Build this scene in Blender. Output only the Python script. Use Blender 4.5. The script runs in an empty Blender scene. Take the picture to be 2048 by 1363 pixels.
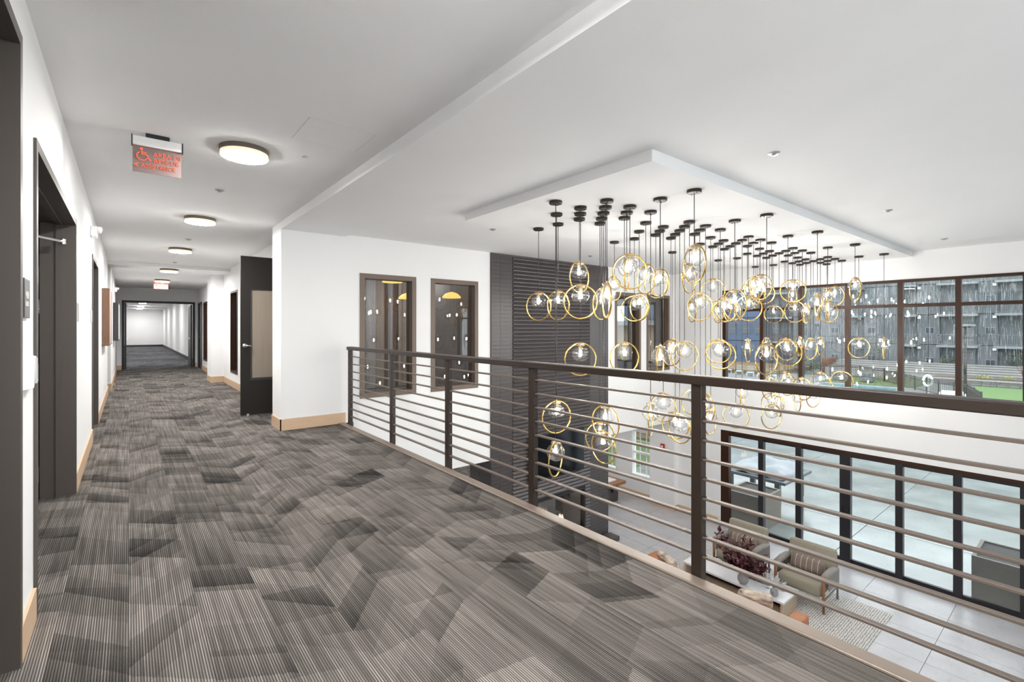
import bpy, bmesh, math, random
from mathutils import Vector, Matrix
random.seed(7)
S = bpy.context.scene
COL = S.collection
PI = math.pi

# ------------------------------------------------------------------ camera
YAW = math.radians(38.733)
cam_d = bpy.data.cameras.new('camera'); cam_d.sensor_width = 36.0
cam_d.lens = 955.0 / 2048.0 * 36.0
cam_d.shift_y = -(681.5 - 656.0) / 2048.0
cam_d.clip_start = 0.05; cam_d.clip_end = 400
cam = bpy.data.objects.new('camera', cam_d); COL.objects.link(cam)
cam.location = (0, 0, 1.40)
cam.rotation_euler = (PI / 2, 0, -YAW)
S.camera = cam

# ------------------------------------------------------------------ world (even overcast rain sky) and exposure
w = bpy.data.worlds.new('overcast'); S.world = w; w.use_nodes = True
bg = w.node_tree.nodes['Background']
bg.inputs[0].default_value = (0.88, 0.92, 0.95, 1); bg.inputs[1].default_value = 1.5
S.view_settings.view_transform = 'Standard'
try: S.view_settings.look = 'None'
except Exception: pass
S.view_settings.gamma = 1.0
S.view_settings.use_curve_mapping = False
S.view_settings.exposure = 1.48
try:
    S.cycles.use_denoising = True
    S.cycles.caustics_reflective = False; S.cycles.caustics_refractive = False
    S.cycles.max_bounces = 7; S.cycles.diffuse_bounces = 4; S.cycles.glossy_bounces = 3
    S.cycles.use_adaptive_sampling = True; S.cycles.adaptive_threshold = 0.08; S.cycles.adaptive_min_samples = 16
    S.cycles.transparent_max_bounces = 16
    S.cycles.sample_clamp_indirect = 6.0
except Exception: pass
BULB_E = 120.0
DISC_E = 88.0

# ------------------------------------------------------------------ materials
def nd(nt, t, **kw):
    n = nt.nodes.new(t)
    for k, v in kw.items(): setattr(n, k, v)
    return n
def mat(name, col, rough=0.6, metal=0.0, spec=0.5, noise=None, bump=None, emit=None, coat=0):
    m = bpy.data.materials.new(name); m.use_nodes = True
    nt = m.node_tree; b = nt.nodes['Principled BSDF']
    b.inputs['Base Color'].default_value = (*col, 1); b.inputs['Roughness'].default_value = rough
    b.inputs['Metallic'].default_value = metal; b.inputs['Specular IOR Level'].default_value = spec
    if coat: b.inputs['Coat Weight'].default_value = coat
    tc = nd(nt, 'ShaderNodeTexCoord')
    if noise:      # (scale, amount[, stretch vector])
        mp = nd(nt, 'ShaderNodeMapping'); nt.links.new(tc.outputs['Object'], mp.inputs[0])
        mp.inputs['Scale'].default_value = noise[2] if len(noise) > 2 else (1, 1, 1)
        n = nd(nt, 'ShaderNodeTexNoise'); n.inputs['Scale'].default_value = noise[0]; n.inputs['Detail'].default_value = 5
        nt.links.new(mp.outputs[0], n.inputs['Vector'])
        r = nd(nt, 'ShaderNodeMapRange'); r.inputs[1].default_value = .25; r.inputs[2].default_value = .75
        r.inputs[3].default_value = 1 - noise[1]; r.inputs[4].default_value = 1 + noise[1]
        nt.links.new(n.outputs[0], r.inputs[0])
        mx = nd(nt, 'ShaderNodeVectorMath', operation='SCALE'); mx.inputs[0].default_value = col
        nt.links.new(r.outputs[0], mx.inputs['Scale']); nt.links.new(mx.outputs[0], b.inputs['Base Color'])
    if bump:       # (scale, strength)
        n = nd(nt, 'ShaderNodeTexNoise'); n.inputs['Scale'].default_value = bump[0]; n.inputs['Detail'].default_value = 3
        nt.links.new(tc.outputs['Object'], n.inputs['Vector'])
        bp = nd(nt, 'ShaderNodeBump'); bp.inputs['Strength'].default_value = bump[1]; bp.inputs['Distance'].default_value = .01
        nt.links.new(n.outputs[0], bp.inputs['Height']); nt.links.new(bp.outputs[0], b.inputs['Normal'])
    if emit:
        b.inputs['Emission Color'].default_value = (*emit[0], 1); b.inputs['Emission Strength'].default_value = emit[1]
    return m
def emis(name, col, s):
    m = bpy.data.materials.new(name); m.use_nodes = True; nt = m.node_tree; nt.nodes.clear()
    e = nd(nt, 'ShaderNodeEmission'); e.inputs[0].default_value = (*col, 1); e.inputs[1].default_value = s
    o = nd(nt, 'ShaderNodeOutputMaterial'); nt.links.new(e.outputs[0], o.inputs[0]); return m
def thin_glass(name, tint=(.97, .98, .98), k=1.0, rough=0.0, bump=None, base=0.02):
    m = bpy.data.materials.new(name); m.use_nodes = True; nt = m.node_tree; nt.nodes.clear()
    t = nd(nt, 'ShaderNodeBsdfTransparent'); t.inputs[0].default_value = (*tint, 1)
    g = nd(nt, 'ShaderNodeBsdfGlossy'); g.inputs['Roughness'].default_value = rough; g.inputs[0].default_value = (1, 1, 1, 1)
    lwt = nd(nt, 'ShaderNodeLayerWeight'); lwt.inputs[0].default_value = .5
    pw = nd(nt, 'ShaderNodeMath', operation='POWER'); pw.inputs[1].default_value = 5.0; nt.links.new(lwt.outputs['Facing'], pw.inputs[0])
    fr = nd(nt, 'ShaderNodeMath', operation='MULTIPLY_ADD'); fr.inputs[1].default_value = .96; fr.inputs[2].default_value = .04; nt.links.new(pw.outputs[0], fr.inputs[0])
    # the pane has two faces: about twice the single-surface reflectance
    mu = nd(nt, 'ShaderNodeMath', operation='MULTIPLY_ADD', use_clamp=True); mu.inputs[1].default_value = k; mu.inputs[2].default_value = base
    nt.links.new(fr.outputs[0], mu.inputs[0])
    mx = nd(nt, 'ShaderNodeMixShader'); nt.links.new(mu.outputs[0], mx.inputs[0])
    nt.links.new(t.outputs[0], mx.inputs[1]); nt.links.new(g.outputs[0], mx.inputs[2])
    o = nd(nt, 'ShaderNodeOutputMaterial'); nt.links.new(mx.outputs[0], o.inputs[0])
    if bump:
        tc = nd(nt, 'ShaderNodeTexCoord')
        n = nd(nt, 'ShaderNodeTexVoronoi'); n.inputs['Scale'].default_value = bump[0]
        nt.links.new(tc.outputs['Object'], n.inputs['Vector'])
        bp = nd(nt, 'ShaderNodeBump'); bp.inputs['Strength'].default_value = bump[1]; bp.inputs['Distance'].default_value = .01
        nt.links.new(n.outputs[0], bp.inputs['Height']); nt.links.new(bp.outputs[0], g.inputs['Normal'])
    return m

def carpet_mat(name, dark, light, scale=1.0):
    """broadloom planks: fine lengthwise stripes over slanted tonal facets that fade from dark to light"""
    m = bpy.data.materials.new(name); m.use_nodes = True; nt = m.node_tree; L = nt.links.new
    b = nt.nodes['Principled BSDF']; b.inputs['Roughness'].default_value = .95; b.inputs['Specular IOR Level'].default_value = .1
    tc = nd(nt, 'ShaderNodeTexCoord'); sp = nd(nt, 'ShaderNodeSeparateXYZ'); L(tc.outputs['Object'], sp.inputs[0])
    def M(op, a, bb=None, c=None, clamp=False):
        n = nd(nt, 'ShaderNodeMath', operation=op, use_clamp=clamp)
        for i, v in enumerate((a, bb, c)):
            if v is None: continue
            if isinstance(v, (int, float)): n.inputs[i].default_value = v
            else: L(v, n.inputs[i])
        return n.outputs[0]
    X, Y = sp.outputs[0], sp.outputs[1]
    def rnd(v, seed):
        n = nd(nt, 'ShaderNodeTexWhiteNoise', noise_dimensions='1D'); L(M('ADD', v, seed), n.inputs['W']); return n.outputs[0]
    pl = M('FLOOR', M('MULTIPLY', X, 1 / .27))
    def facet(freq, seed, slope):
        o = M('MULTIPLY', rnd(pl, seed), 9.0)
        sk = M('MULTIPLY', M('SUBTRACT', rnd(pl, seed + 3.3), .5), slope)
        a = M('ADD', M('ADD', M('MULTIPLY', Y, freq), o), M('MULTIPLY', X, sk))
        cell = M('FLOOR', a); fr = M('FRACT', a)
        r = rnd(M('ADD', cell, M('MULTIPLY', pl, 17.3)), seed + 1.7)
        return fr, r
    nj = nd(nt, 'ShaderNodeTexNoise'); nj.inputs['Scale'].default_value = 55; L(tc.outputs['Object'], nj.inputs['Vector'])
    Y = M('ADD', Y, M('MULTIPLY', M('SUBTRACT', nj.outputs[0], .5), .035))
    f1, r1 = facet(3.1, 1.3, 6.0)
    f2, r2 = facet(4.6, 7.9, 12.0)
    pl2 = M('FLOOR', M('ADD', M('MULTIPLY', X, 1 / .19), .37))
    pl_save = pl; pl = pl2
    f3, r3 = facet(2.3, 21.1, 6.0)
    pl = pl_save
    # tonal facets: most pale, some dark, each fading a little along the pile
    tone = M('MULTIPLY_ADD', M('POWER', r1, .6), .50, .22)
    tone = M('SUBTRACT', tone, M('MULTIPLY', M('SUBTRACT', 1.0, f1), M('MULTIPLY_ADD', M('GREATER_THAN', r1, .45), .10, .05)))
    tone = M('SUBTRACT', tone, M('MULTIPLY', M('GREATER_THAN', r2, .74), M('MULTIPLY_ADD', M('SUBTRACT', 1.0, f2), .17, .10)))
    tone = M('SUBTRACT', tone, M('MULTIPLY', M('GREATER_THAN', r3, .66), M('MULTIPLY_ADD', M('SUBTRACT', 1.0, f3), .14, .04)))
    tone = M('ADD', tone, M('MULTIPLY', M('GREATER_THAN', M('SUBTRACT', 1.0, r2), .80), .12))
    tone = M('ADD', tone, .10, None, True)
    # fine regular cords along y, broken up by noise
    n1 = nd(nt, 'ShaderNodeTexNoise'); n1.inputs['Scale'].default_value = 1; n1.inputs['Detail'].default_value = 2
    cb = nd(nt, 'ShaderNodeCombineXYZ'); L(M('MULTIPLY', X, 62), cb.inputs[0]); L(M('MULTIPLY', Y, 1.6), cb.inputs[1]); L(M('MULTIPLY', pl, 3.7), cb.inputs[2]); L(cb.outputs[0], n1.inputs['Vector'])
    cord = M('MULTIPLY_ADD', M('SINE', M('MULTIPLY', X, 2 * PI / .0098)), .5, .5)
    cord = M('POWER', cord, 1.6)
    nz = nd(nt, 'ShaderNodeMapRange'); nz.inputs[1].default_value = .32; nz.inputs[2].default_value = .72; L(n1.outputs[0], nz.inputs[0])
    n2 = nd(nt, 'ShaderNodeTexNoise'); n2.inputs['Scale'].default_value = 240; n2.inputs['Detail'].default_value = 2; L(tc.outputs['Object'], n2.inputs['Vector'])
    st = M('MULTIPLY', cord, M('MULTIPLY_ADD', nz.outputs[0], .95, .22))
    v = M('ADD', M('MULTIPLY', tone, .24), M('MULTIPLY', st, M('MULTIPLY_ADD', tone, 1.0, .10)))
    v = M('ADD', v, M('MULTIPLY', M('SUBTRACT', n2.outputs[0], .5), .30), None, True)
    mx = nd(nt, 'ShaderNodeMix', data_type='RGBA'); mx.inputs['A'].default_value = (*dark, 1); mx.inputs['B'].default_value = (*light, 1)
    L(v, mx.inputs['Factor'])
    L(mx.outputs['Result'], b.inputs['Base Color'])
    bp = nd(nt, 'ShaderNodeBump'); bp.inputs['Strength'].default_value = .35; bp.inputs['Distance'].default_value = .004
    L(st, bp.inputs['Height']); L(bp.outputs[0], b.inputs['Normal'])
    return m

def stone_floor_mat(name):
    m = mat(name, (.47, .46, .475), .32, noise=(3.0, .10)); nt = m.node_tree; L = nt.links.new; b = nt.nodes['Principled BSDF']
    src = b.inputs['Base Color'].links[0].from_socket
    tc = nd(nt, 'ShaderNodeTexCoord'); mp = nd(nt, 'ShaderNodeMapping'); mp.inputs['Scale'].default_value = (9, 22, 1); L(tc.outputs['Object'], mp.inputs[0])
    n = nd(nt, 'ShaderNodeTexNoise'); n.inputs['Scale'].default_value = 1.0; n.inputs['Detail'].default_value = 6; L(mp.outputs[0], n.inputs['Vector'])
    r = nd(nt, 'ShaderNodeMapRange'); r.inputs[1].default_value = .58; r.inputs[2].default_value = .74; L(n.outputs[0], r.inputs[0])
    mx = nd(nt, 'ShaderNodeMix', data_type='RGBA'); mx.inputs['B'].default_value = (.30, .28, .28, 1)
    L(src, mx.inputs['A']); mu = nd(nt, 'ShaderNodeMath', operation='MULTIPLY'); mu.inputs[1].default_value = .55; L(r.outputs[0], mu.inputs[0]); L(mu.outputs[0], mx.inputs['Factor'])
    L(mx.outputs['Result'], b.inputs['Base Color']); return m

def wood_mat(name, a, bcol, sc=6, axis=(1, 14, 14), rough=.5):
    m = mat(name, a, rough); nt = m.node_tree; L = nt.links.new; b = nt.nodes['Principled BSDF']
    tc = nd(nt, 'ShaderNodeTexCoord'); mp = nd(nt, 'ShaderNodeMapping'); mp.inputs['Scale'].default_value = axis; L(tc.outputs['Object'], mp.inputs[0])
    n = nd(nt, 'ShaderNodeTexNoise'); n.inputs['Scale'].default_value = sc; n.inputs['Detail'].default_value = 6; L(mp.outputs[0], n.inputs['Vector'])
    mx = nd(nt, 'ShaderNodeMix', data_type='RGBA'); mx.inputs['A'].default_value = (*a, 1); mx.inputs['B'].default_value = (*bcol, 1)
    L(n.outputs[0], mx.inputs['Factor']); L(mx.outputs['Result'], b.inputs['Base Color']); return m

def stripe_mat(name, a, bcol, axis, freq, duty=.5, rough=.8, wob=0.0):
    m = mat(name, a, rough); nt = m.node_tree; L = nt.links.new; b = nt.nodes['Principled BSDF']
    tc = nd(nt, 'ShaderNodeTexCoord'); sp = nd(nt, 'ShaderNodeSeparateXYZ'); L(tc.outputs['Object'], sp.inputs[0])
    mu = nd(nt, 'ShaderNodeMath', operation='MULTIPLY'); mu.inputs[1].default_value = freq; L(sp.outputs[axis], mu.inputs[0])
    src = mu.outputs[0]
    if wob:
        n = nd(nt, 'ShaderNodeTexNoise'); n.inputs['Scale'].default_value = 30; L(tc.outputs['Object'], n.inputs['Vector'])
        ma = nd(nt, 'ShaderNodeMath', operation='MULTIPLY_ADD'); ma.inputs[1].default_value = wob; L(n.outputs[0], ma.inputs[0]); L(src, ma.inputs[2]); src = ma.outputs[0]
    fr = nd(nt, 'ShaderNodeMath', operation='FRACT'); L(src, fr.inputs[0])
    gt = nd(nt, 'ShaderNodeMath', operation='GREATER_THAN'); gt.inputs[1].default_value = duty; L(fr.outputs[0], gt.inputs[0])
    mx = nd(nt, 'ShaderNodeMix', data_type='RGBA'); mx.inputs['A'].default_value = (*a, 1); mx.inputs['B'].default_value = (*bcol, 1)
    L(gt.outputs[0], mx.inputs['Factor']); L(mx.outputs['Result'], b.inputs['Base Color']); return m

def globe_glass(name):
    m = thin_glass(name, (1, 1, 1), .9, .02, (130, .12), .01); nt = m.node_tree; L = nt.links.new
    t = [n for n in nt.nodes if n.type == 'BSDF_TRANSPARENT'][0]; mx = [n for n in nt.nodes if n.type == 'MIX_SHADER'][0]; out = [n for n in nt.nodes if n.type == 'OUTPUT_MATERIAL'][0]
    lw = [n for n in nt.nodes if n.type == 'LAYER_WEIGHT'][0]
    p = nd(nt, 'ShaderNodeMath', operation='POWER'); p.inputs[1].default_value = 2.6; L(lw.outputs['Facing'], p.inputs[0])
    c = nd(nt, 'ShaderNodeMix', data_type='RGBA'); c.inputs['A'].default_value = (.94, .94, .935, 1); c.inputs['B'].default_value = (.30, .30, .29, 1)   # the wall of the ball is seen lengthways at its rim
    L(p.outputs[0], c.inputs['Factor']); L(c.outputs['Result'], t.inputs[0])
    tc = nd(nt, 'ShaderNodeTexCoord'); v = nd(nt, 'ShaderNodeTexVoronoi'); v.inputs['Scale'].default_value = 85; L(tc.outputs['Object'], v.inputs['Vector'])
    s = nd(nt, 'ShaderNodeMath', operation='LESS_THAN'); s.inputs[1].default_value = .20; L(v.outputs['Distance'], s.inputs[0])
    k = nd(nt, 'ShaderNodeMath', operation='MULTIPLY'); k.inputs[1].default_value = .42; L(s.outputs[0], k.inputs[0])
    g = nd(nt, 'ShaderNodeBsdfGlossy'); g.inputs['Roughness'].default_value = .45; g.inputs[0].default_value = (.9, .9, .9, 1)
    m2 = nd(nt, 'ShaderNodeMixShader'); L(k.outputs[0], m2.inputs[0]); L(mx.outputs[0], m2.inputs[1]); L(g.outputs[0], m2.inputs[2]); L(m2.outputs[0], out.inputs[0])
    return m

M = {}
M['wall'] = mat('white_wall_paint', (.80, .80, .80), .85, bump=(60, .06))
M['ceil'] = mat('ceiling_paint', (.82, .82, .82), .9, bump=(90, .05), noise=(2.2, .012))
M['carpet'] = carpet_mat('striped_carpet', (.0105, .009, .0084), (.385, .348, .318))
M['carpet_far'] = carpet_mat('far_hall_carpet', (.02, .02, .022), (.30, .30, .32))
M['maple'] = wood_mat('maple_baseboard', (.66, .48, .33), (.56, .38, .24), 5, (1, 1, 16))
M['base_dark'] = mat('charcoal_baseboard', (.03, .03, .035), .5)
M['bronze'] = mat('bronze_painted_steel', (.032, .0215, .0165), .36, .0, .32)
M['bronze_frame'] = mat('brown_door_frame', (.075, .062, .054), .42, .0)
M['frame_dark'] = mat('dark_bronze_window_frame', (.036, .0145, .007), .42, .0, .28)
M['frame_black'] = mat('black_bronze_frame', (.022, .02, .024), .4, .3)
M['inner_frame'] = mat('taupe_window_trim', (.14, .10, .075), .45)
M['leaf_dark'] = mat('espresso_door_leaf', (.014, .011, .0085), .55, .0, .3)
M['leaf_black'] = mat('black_door_leaf', (.022, .021, .022), .4)
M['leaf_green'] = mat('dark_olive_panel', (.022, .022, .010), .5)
M['kraft'] = mat('kraft_paper', (.235, .195, .155), .8, noise=(3, .06, (6, 6, .4)))
M['chrome'] = mat('satin_chrome', (.62, .62, .63), .25, 1.0)
M['steel'] = mat('hinge_steel', (.52, .52, .52), .4, .8)
M['white_plastic'] = mat('white_plastic', (.80, .80, .79), .4)
M['plaque'] = mat('grey_plaque', (.16, .16, .165), .45)
M['plaque_text'] = mat('plaque_lettering', (.62, .56, .50), .5)
M['tile'] = mat('brown_grey_glazed_tile', (.066, .057, .058), .30, noise=(1.3, .12), bump=(14, .06))
M['grout'] = mat('taupe_grout', (.10, .088, .086), .9)
M['brass'] = mat('brushed_gold', (.58, .37, .11), .26, 1.0)
M['canopy'] = mat('bronze_canopy', (.026, .018, .012), .38, .0, .35)
M['cord'] = mat('dark_stem', (.05, .045, .042), .4, .5)
M['cap'] = mat('champagne_socket', (.50, .42, .30), .35, .9)
M['globe'] = globe_glass('seeded_clear_glass')
M['bulb'] = emis('warm_bulb', (1.0, .965, .91), BULB_E)
M['pane'] = thin_glass('window_glass', (.90, .925, .93), 1.0, 0.0, None, .0)
M['pane_in'] = thin_glass('interior_window_glass', (.80, .80, .80), 1.1, 0.0, None, .01)
M['disc'] = emis('disc_lamp_diffuser', (1.0, .985, .96), DISC_E)
M['disc_edge'] = mat('disc_lamp_frosted_side', (.85, .72, .55), .5, emit=((1, .8, .55), .25))
M['disc_rim'] = mat('disc_lamp_bronze_rim', (.14, .115, .10), .4, .3)
M['red_sign'] = mat('smoked_red_acrylic', (.22, .155, .145), .35)
M['red_glow'] = emis('red_sign_letters', (1.0, .15, .07), .5)
M['exit_face'] = mat('exit_sign_red', (.34, .06, .055), .4, emit=((1, .12, .1), .12))
M['exit_letters'] = emis('exit_sign_letters', (1.0, .42, .26), .5)
M['alarm_red'] = mat('alarm_red', (.42, .02, .02), .4)
M['tv'] = mat('tv_glass', (.005, .006, .008), .10, spec=.35)
M['bronze_bar_lit'] = mat('bronze_lit_by_ceiling', (.125, .098, .080), .40, .0)  # railing bronze lightened to carry the ceiling light on the bar tops
M['black'] = mat('matte_black', (.012, .012, .013), .5)
M['stone_floor'] = stone_floor_mat('pale_stone_tile')
M['joint'] = mat('floor_grout', (.40, .39, .40), .8)
M['rug'] = stripe_mat('cream_rug_with_dark_stitch', (.17, .155, .14), (.58, .555, .53), 1, 30, .26, .95, 1.1)
M['linen'] = mat('olive_grey_upholstery', (.30, .27, .21), .8, noise=(40, .08), bump=(300, .15))
M['linen2'] = mat('grey_arm_wrap', (.27, .25, .23), .8, noise=(30, .08), bump=(300, .15))
M['walnut'] = wood_mat('walnut_frame', (.34, .16, .07), (.24, .11, .05), 8, (6, 6, 1))
M['pillow'] = stripe_mat('taupe_stripe_pillow', (.20, .155, .13), (.62, .53, .45), 1, 11.5, .91, .85)
M['quartz'] = mat('white_quartz', (.80, .79, .80), .2)
M['oak'] = wood_mat('pale_oak', (.55, .43, .31), (.47, .36, .25), 4, (2, 12, 12))
M['leather'] = mat('cognac_leather', (.42, .15, .05), .42, noise=(7, .15), bump=(160, .1))
M['cushion_art'] = mat('cream_brush_pattern_cushion', (.50, .41, .33), .8, noise=(7, .9, (1, 1, 3)))
M['burgundy'] = mat('burgundy_leaf', (.085, .016, .02), .45, noise=(25, .5))
M['stripe_leaf'] = mat('pale_grey_leaf', (.42, .42, .44), .4, noise=(30, .6))
M['stem'] = mat('plant_stem', (.12, .06, .04), .7)
M['vase'] = mat('grey_ceramic', (.35, .35, .36), .5)
M['piece'] = mat('pewter', (.45, .44, .42), .3, .6)
M['concrete'] = mat('wet_concrete', (0.205, 0.225, 0.215), .16, noise=(1.1, .30, (1, 1, 1)), spec=.6)
M['concrete_dry'] = mat('pool_deck', (0.231, 0.242, 0.2365), .3, noise=(.6, .1))
M['planter'] = mat('taupe_planter', (0.144, 0.126, 0.102), .6, noise=(6, .1, (1, 1, 4)))
M['soil'] = mat('planter_soil', (.045, .043, .042), .9)
M['facade'] = mat('grey_facade_panel', (0.121, 0.1336, 0.1411), .7, noise=(.5, .07))
M['facade2'] = mat('pale_facade_panel', (0.1562, 0.1663, 0.1739), .7, noise=(.5, .07))
M['facade_blue'] = mat('slate_blue_siding', (0.0744, 0.1054, 0.1674), .7, noise=(.5, .1))
M['facade_brown'] = mat('brown_grey_siding', (0.09, 0.084, 0.087), .7, noise=(.8, .1))
M['slab'] = mat('balcony_slab', (0.216, 0.234, 0.24), .7)
M['balcony_back'] = mat('balcony_recess_siding', (0.085, 0.0775, 0.075), .8)
M['win_dark'] = mat('dark_window_glass', (.06, .07, .085), .15)
M['bal_rail'] = mat('grey_balustrade', (0.156, 0.168, 0.174), .6)
M['turf'] = mat('bright_turf', (0.11, 0.198, 0.0605), .95, noise=(3, .12))
M['mulch'] = mat('mulch', (0.096, 0.06, 0.045), .95, noise=(5, .3))
M['terrace'] = mat('pale_concrete_seat', (0.286, 0.2805, 0.2695), .7, noise=(1, .1))
M['stone'] = mat('ledge_stone', (0.165, 0.1595, 0.154), .85, noise=(2, .25))
M['brickred'] = mat('red_brick', (0.168, 0.078, 0.048), .85, noise=(4, .2))
M['water'] = mat('pool_water', (0.096, 0.288, 0.336), .06)
M['fence'] = mat('bronze_fence', (.035, .030, .027), .5)
M['tan'] = mat('tan_siding', (.26, .19, .11), .8, noise=(.8, .15, (1, 1, 6)))
M['shrub'] = mat('shrub_leaf', (0.054, 0.09, 0.036), .8, noise=(9, .4))
M['lawn'] = mat('lawn', (0.084, 0.12, 0.042), .95, noise=(2, .2))
M['earth'] = mat('bare_earth', (0.187, 0.132, 0.0715), .95, noise=(.6, .2))
M['lounger'] = mat('pale_blue_sling', (0.312, 0.372, 0.408), .6)
M['gravel'] = mat('grey_ground', (0.165, 0.1705, 0.165), .7, noise=(.4, .12))
M['cover'] = mat('silver_tarp', (0.25, 0.27, 0.29), .35, bump=(5, .8), noise=(2, .15))
M['steel_dark'] = mat('dark_steel', (.10, .11, .12), .4, .3)
M['drape_a'] = mat('taupe_drape', (.46, .39, .33), .8)
M['drape_b'] = mat('grey_drape', (.55, .55, .57), .8)
M['drape_c'] = mat('brown_slat', (.20, .10, .045), .6)
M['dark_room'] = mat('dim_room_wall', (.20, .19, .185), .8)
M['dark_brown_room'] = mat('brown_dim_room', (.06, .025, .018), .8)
M['lampshade'] = mat('amber_lampshade', (.50, .25, .05), .5, emit=((1, .50, .12), .9))
M['art_wood'] = wood_mat('walnut_art_side', (.22, .115, .065), (.15, .08, .045), 5, (8, 8, 1))
M['art_face'] = mat('blush_canvas', (.44, .34, .30), .8, noise=(2.5, .25))
M['art_grey'] = mat('charcoal_canvas_side', (.055, .055, .06), .7)
M['fire'] = emis('gas_flame', (1, .6, .28), 3.0)
M['firebed'] = mat('crystal_fire_glass', (.45, .48, .52), .15)
M['rain'] = thin_glass('rain_drops', (1, 1, 1), 1.0, .0, None, .12)
M['glow_white'] = emis('downlight_glow', (1, .95, .88), 45.0)
for k_ in ('bulb', 'disc', 'glow_white'): M[k_].cycles.emission_sampling = 'FRONT'
for k_ in ('red_glow', 'exit_letters', 'fire', 'disc_edge', 'lampshade', 'exit_face'): M[k_].cycles.emission_sampling = 'NONE'

# ------------------------------------------------------------------ mesh helpers
class MB:
    def __init__(s): s.v = []; s.f = []
    def add(s, vs, fs):
        n = len(s.v); s.v += [tuple(p) for p in vs]; s.f += [tuple(i + n for i in f) for f in fs]; return s
    def box(s, x0, x1, y0, y1, z0, z1):
        vs = [(x0, y0, z0), (x1, y0, z0), (x1, y1, z0), (x0, y1, z0), (x0, y0, z1), (x1, y0, z1), (x1, y1, z1), (x0, y1, z1)]
        return s.add(vs, [(0, 3, 2, 1), (4, 5, 6, 7), (0, 1, 5, 4), (1, 2, 6, 5), (2, 3, 7, 6), (3, 0, 4, 7)])
    def obox(s, c, d, mtx):
        a, b, e = d[0] / 2, d[1] / 2, d[2] / 2
        vs = [Vector(p) for p in [(-a, -b, -e), (a, -b, -e), (a, b, -e), (-a, b, -e), (-a, -b, e), (a, -b, e), (a, b, e), (-a, b, e)]]
        return s.add([mtx @ p + Vector(c) for p in vs], [(0, 3, 2, 1), (4, 5, 6, 7), (0, 1, 5, 4), (1, 2, 6, 5), (2, 3, 7, 6), (3, 0, 4, 7)])
    def cyl(s, p0, p1, r, n=12, r1=None, cap=True):
        p0 = Vector(p0); p1 = Vector(p1); d = (p1 - p0).normalized(); r1 = r if r1 is None else r1
        a = d.orthogonal().normalized(); b = d.cross(a)
        vs = []
        for p, rr in ((p0, r), (p1, r1)):
            for i in range(n):
                t = 2 * PI * i / n; vs.append(p + (a * math.cos(t) + b * math.sin(t)) * rr)
        fs = [(i, (i + 1) % n, n + (i + 1) % n, n + i) for i in range(n)]
        if cap: fs += [tuple(range(n - 1, -1, -1)), tuple(range(n, 2 * n))]
        return s.add(vs, fs)
    def lathe(s, prof, n=16, c=(0, 0, 0)):
        vs = []; fs = []
        if prof[0][1] > prof[-1][1]: prof = prof[::-1]      # keep the normals outward
        for r, z in prof:
            for i in range(n):
                t = 2 * PI * i / n; vs.append((c[0] + r * math.cos(t), c[1] + r * math.sin(t), c[2] + z))
        for k in range(len(prof) - 1):
            for i in range(n):
                j = (i + 1) % n; fs.append((k * n + i, k * n + j, (k + 1) * n + j, (k + 1) * n + i))
        fs.append(tuple(range(n - 1, -1, -1))); m = (len(prof) - 1) * n; fs.append(tuple(range(m, m + n)))
        return s.add(vs, fs)
    def tube(s, pts, r, n=8, closed=False):
        pts = [Vector(p) for p in pts]; N = len(pts); vs = []; fs = []
        for k in range(N):
            if closed: d = (pts[(k + 1) % N] - pts[k - 1])
            else: d = pts[min(k + 1, N - 1)] - pts[max(k - 1, 0)]
            d.normalize(); a = Vector((0, 0, 1)).cross(d)
            if a.length < .05: a = Vector((0, 1, 0)).cross(d)
            if a.length < .05: a = Vector((1, 0, 0)).cross(d)
            a.normalize(); b = d.cross(a)
            rr = r[k] if isinstance(r, (list, tuple)) else r
            for i in range(n):
                t = 2 * PI * i / n; vs.append(pts[k] + (a * math.cos(t) + b * math.sin(t)) * rr)
        for k in range(N if closed else N - 1):
            q = (k + 1) % N
            for i in range(n):
                j = (i + 1) % n; fs.append((k * n + i, k * n + j, q * n + j, q * n + i))
        if not closed: fs += [tuple(range(n - 1, -1, -1)), tuple(range((N - 1) * n, N * n))]
        return s.add(vs, fs)
    def sphere(s, c, r, nu=16, nv=10, sc=(1, 1, 1)):
        prof = [(max(r * math.sin(PI * k / nv), .0008), -r * math.cos(PI * k / nv)) for k in range(nv + 1)]
        m = MB().lathe(prof, nu)
        return s.add([(c[0] + p[0] * sc[0], c[1] + p[1] * sc[1], c[2] + p[2] * sc[2]) for p in m.v], m.f)
    def pad(s, x0, x1, y0, y1, z0, z1, r=.05, seg=4, puff=0.0):
        """rounded cushion block"""
        bm = bmesh.new(); bmesh.ops.create_cube(bm, size=1)
        for v in bm.verts: v.co = Vector(((x0 + x1) / 2 + v.co.x * (x1 - x0), (y0 + y1) / 2 + v.co.y * (y1 - y0), (z0 + z1) / 2 + v.co.z * (z1 - z0)))
        r = min(r, .49 * min(x1 - x0, y1 - y0, z1 - z0))
        bmesh.ops.bevel(bm, geom=list(bm.edges), offset=r, segments=seg, affect='EDGES', profile=.5)
        bm.verts.index_update()
        s.add([v.co.copy() for v in bm.verts], [tuple(v.index for v in f.verts) for f in bm.faces]); bm.free(); return s
    def xf(s, mtx):
        s.v = [tuple(mtx @ Vector(p)) for p in s.v]; return s
    def mesh(s, name, smooth=False):
        me = bpy.data.meshes.new(name); me.from_pydata(s.v, [], s.f); me.validate(); me.update()
        if smooth:
            for p in me.polygons: p.use_smooth = True
        return me
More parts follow.
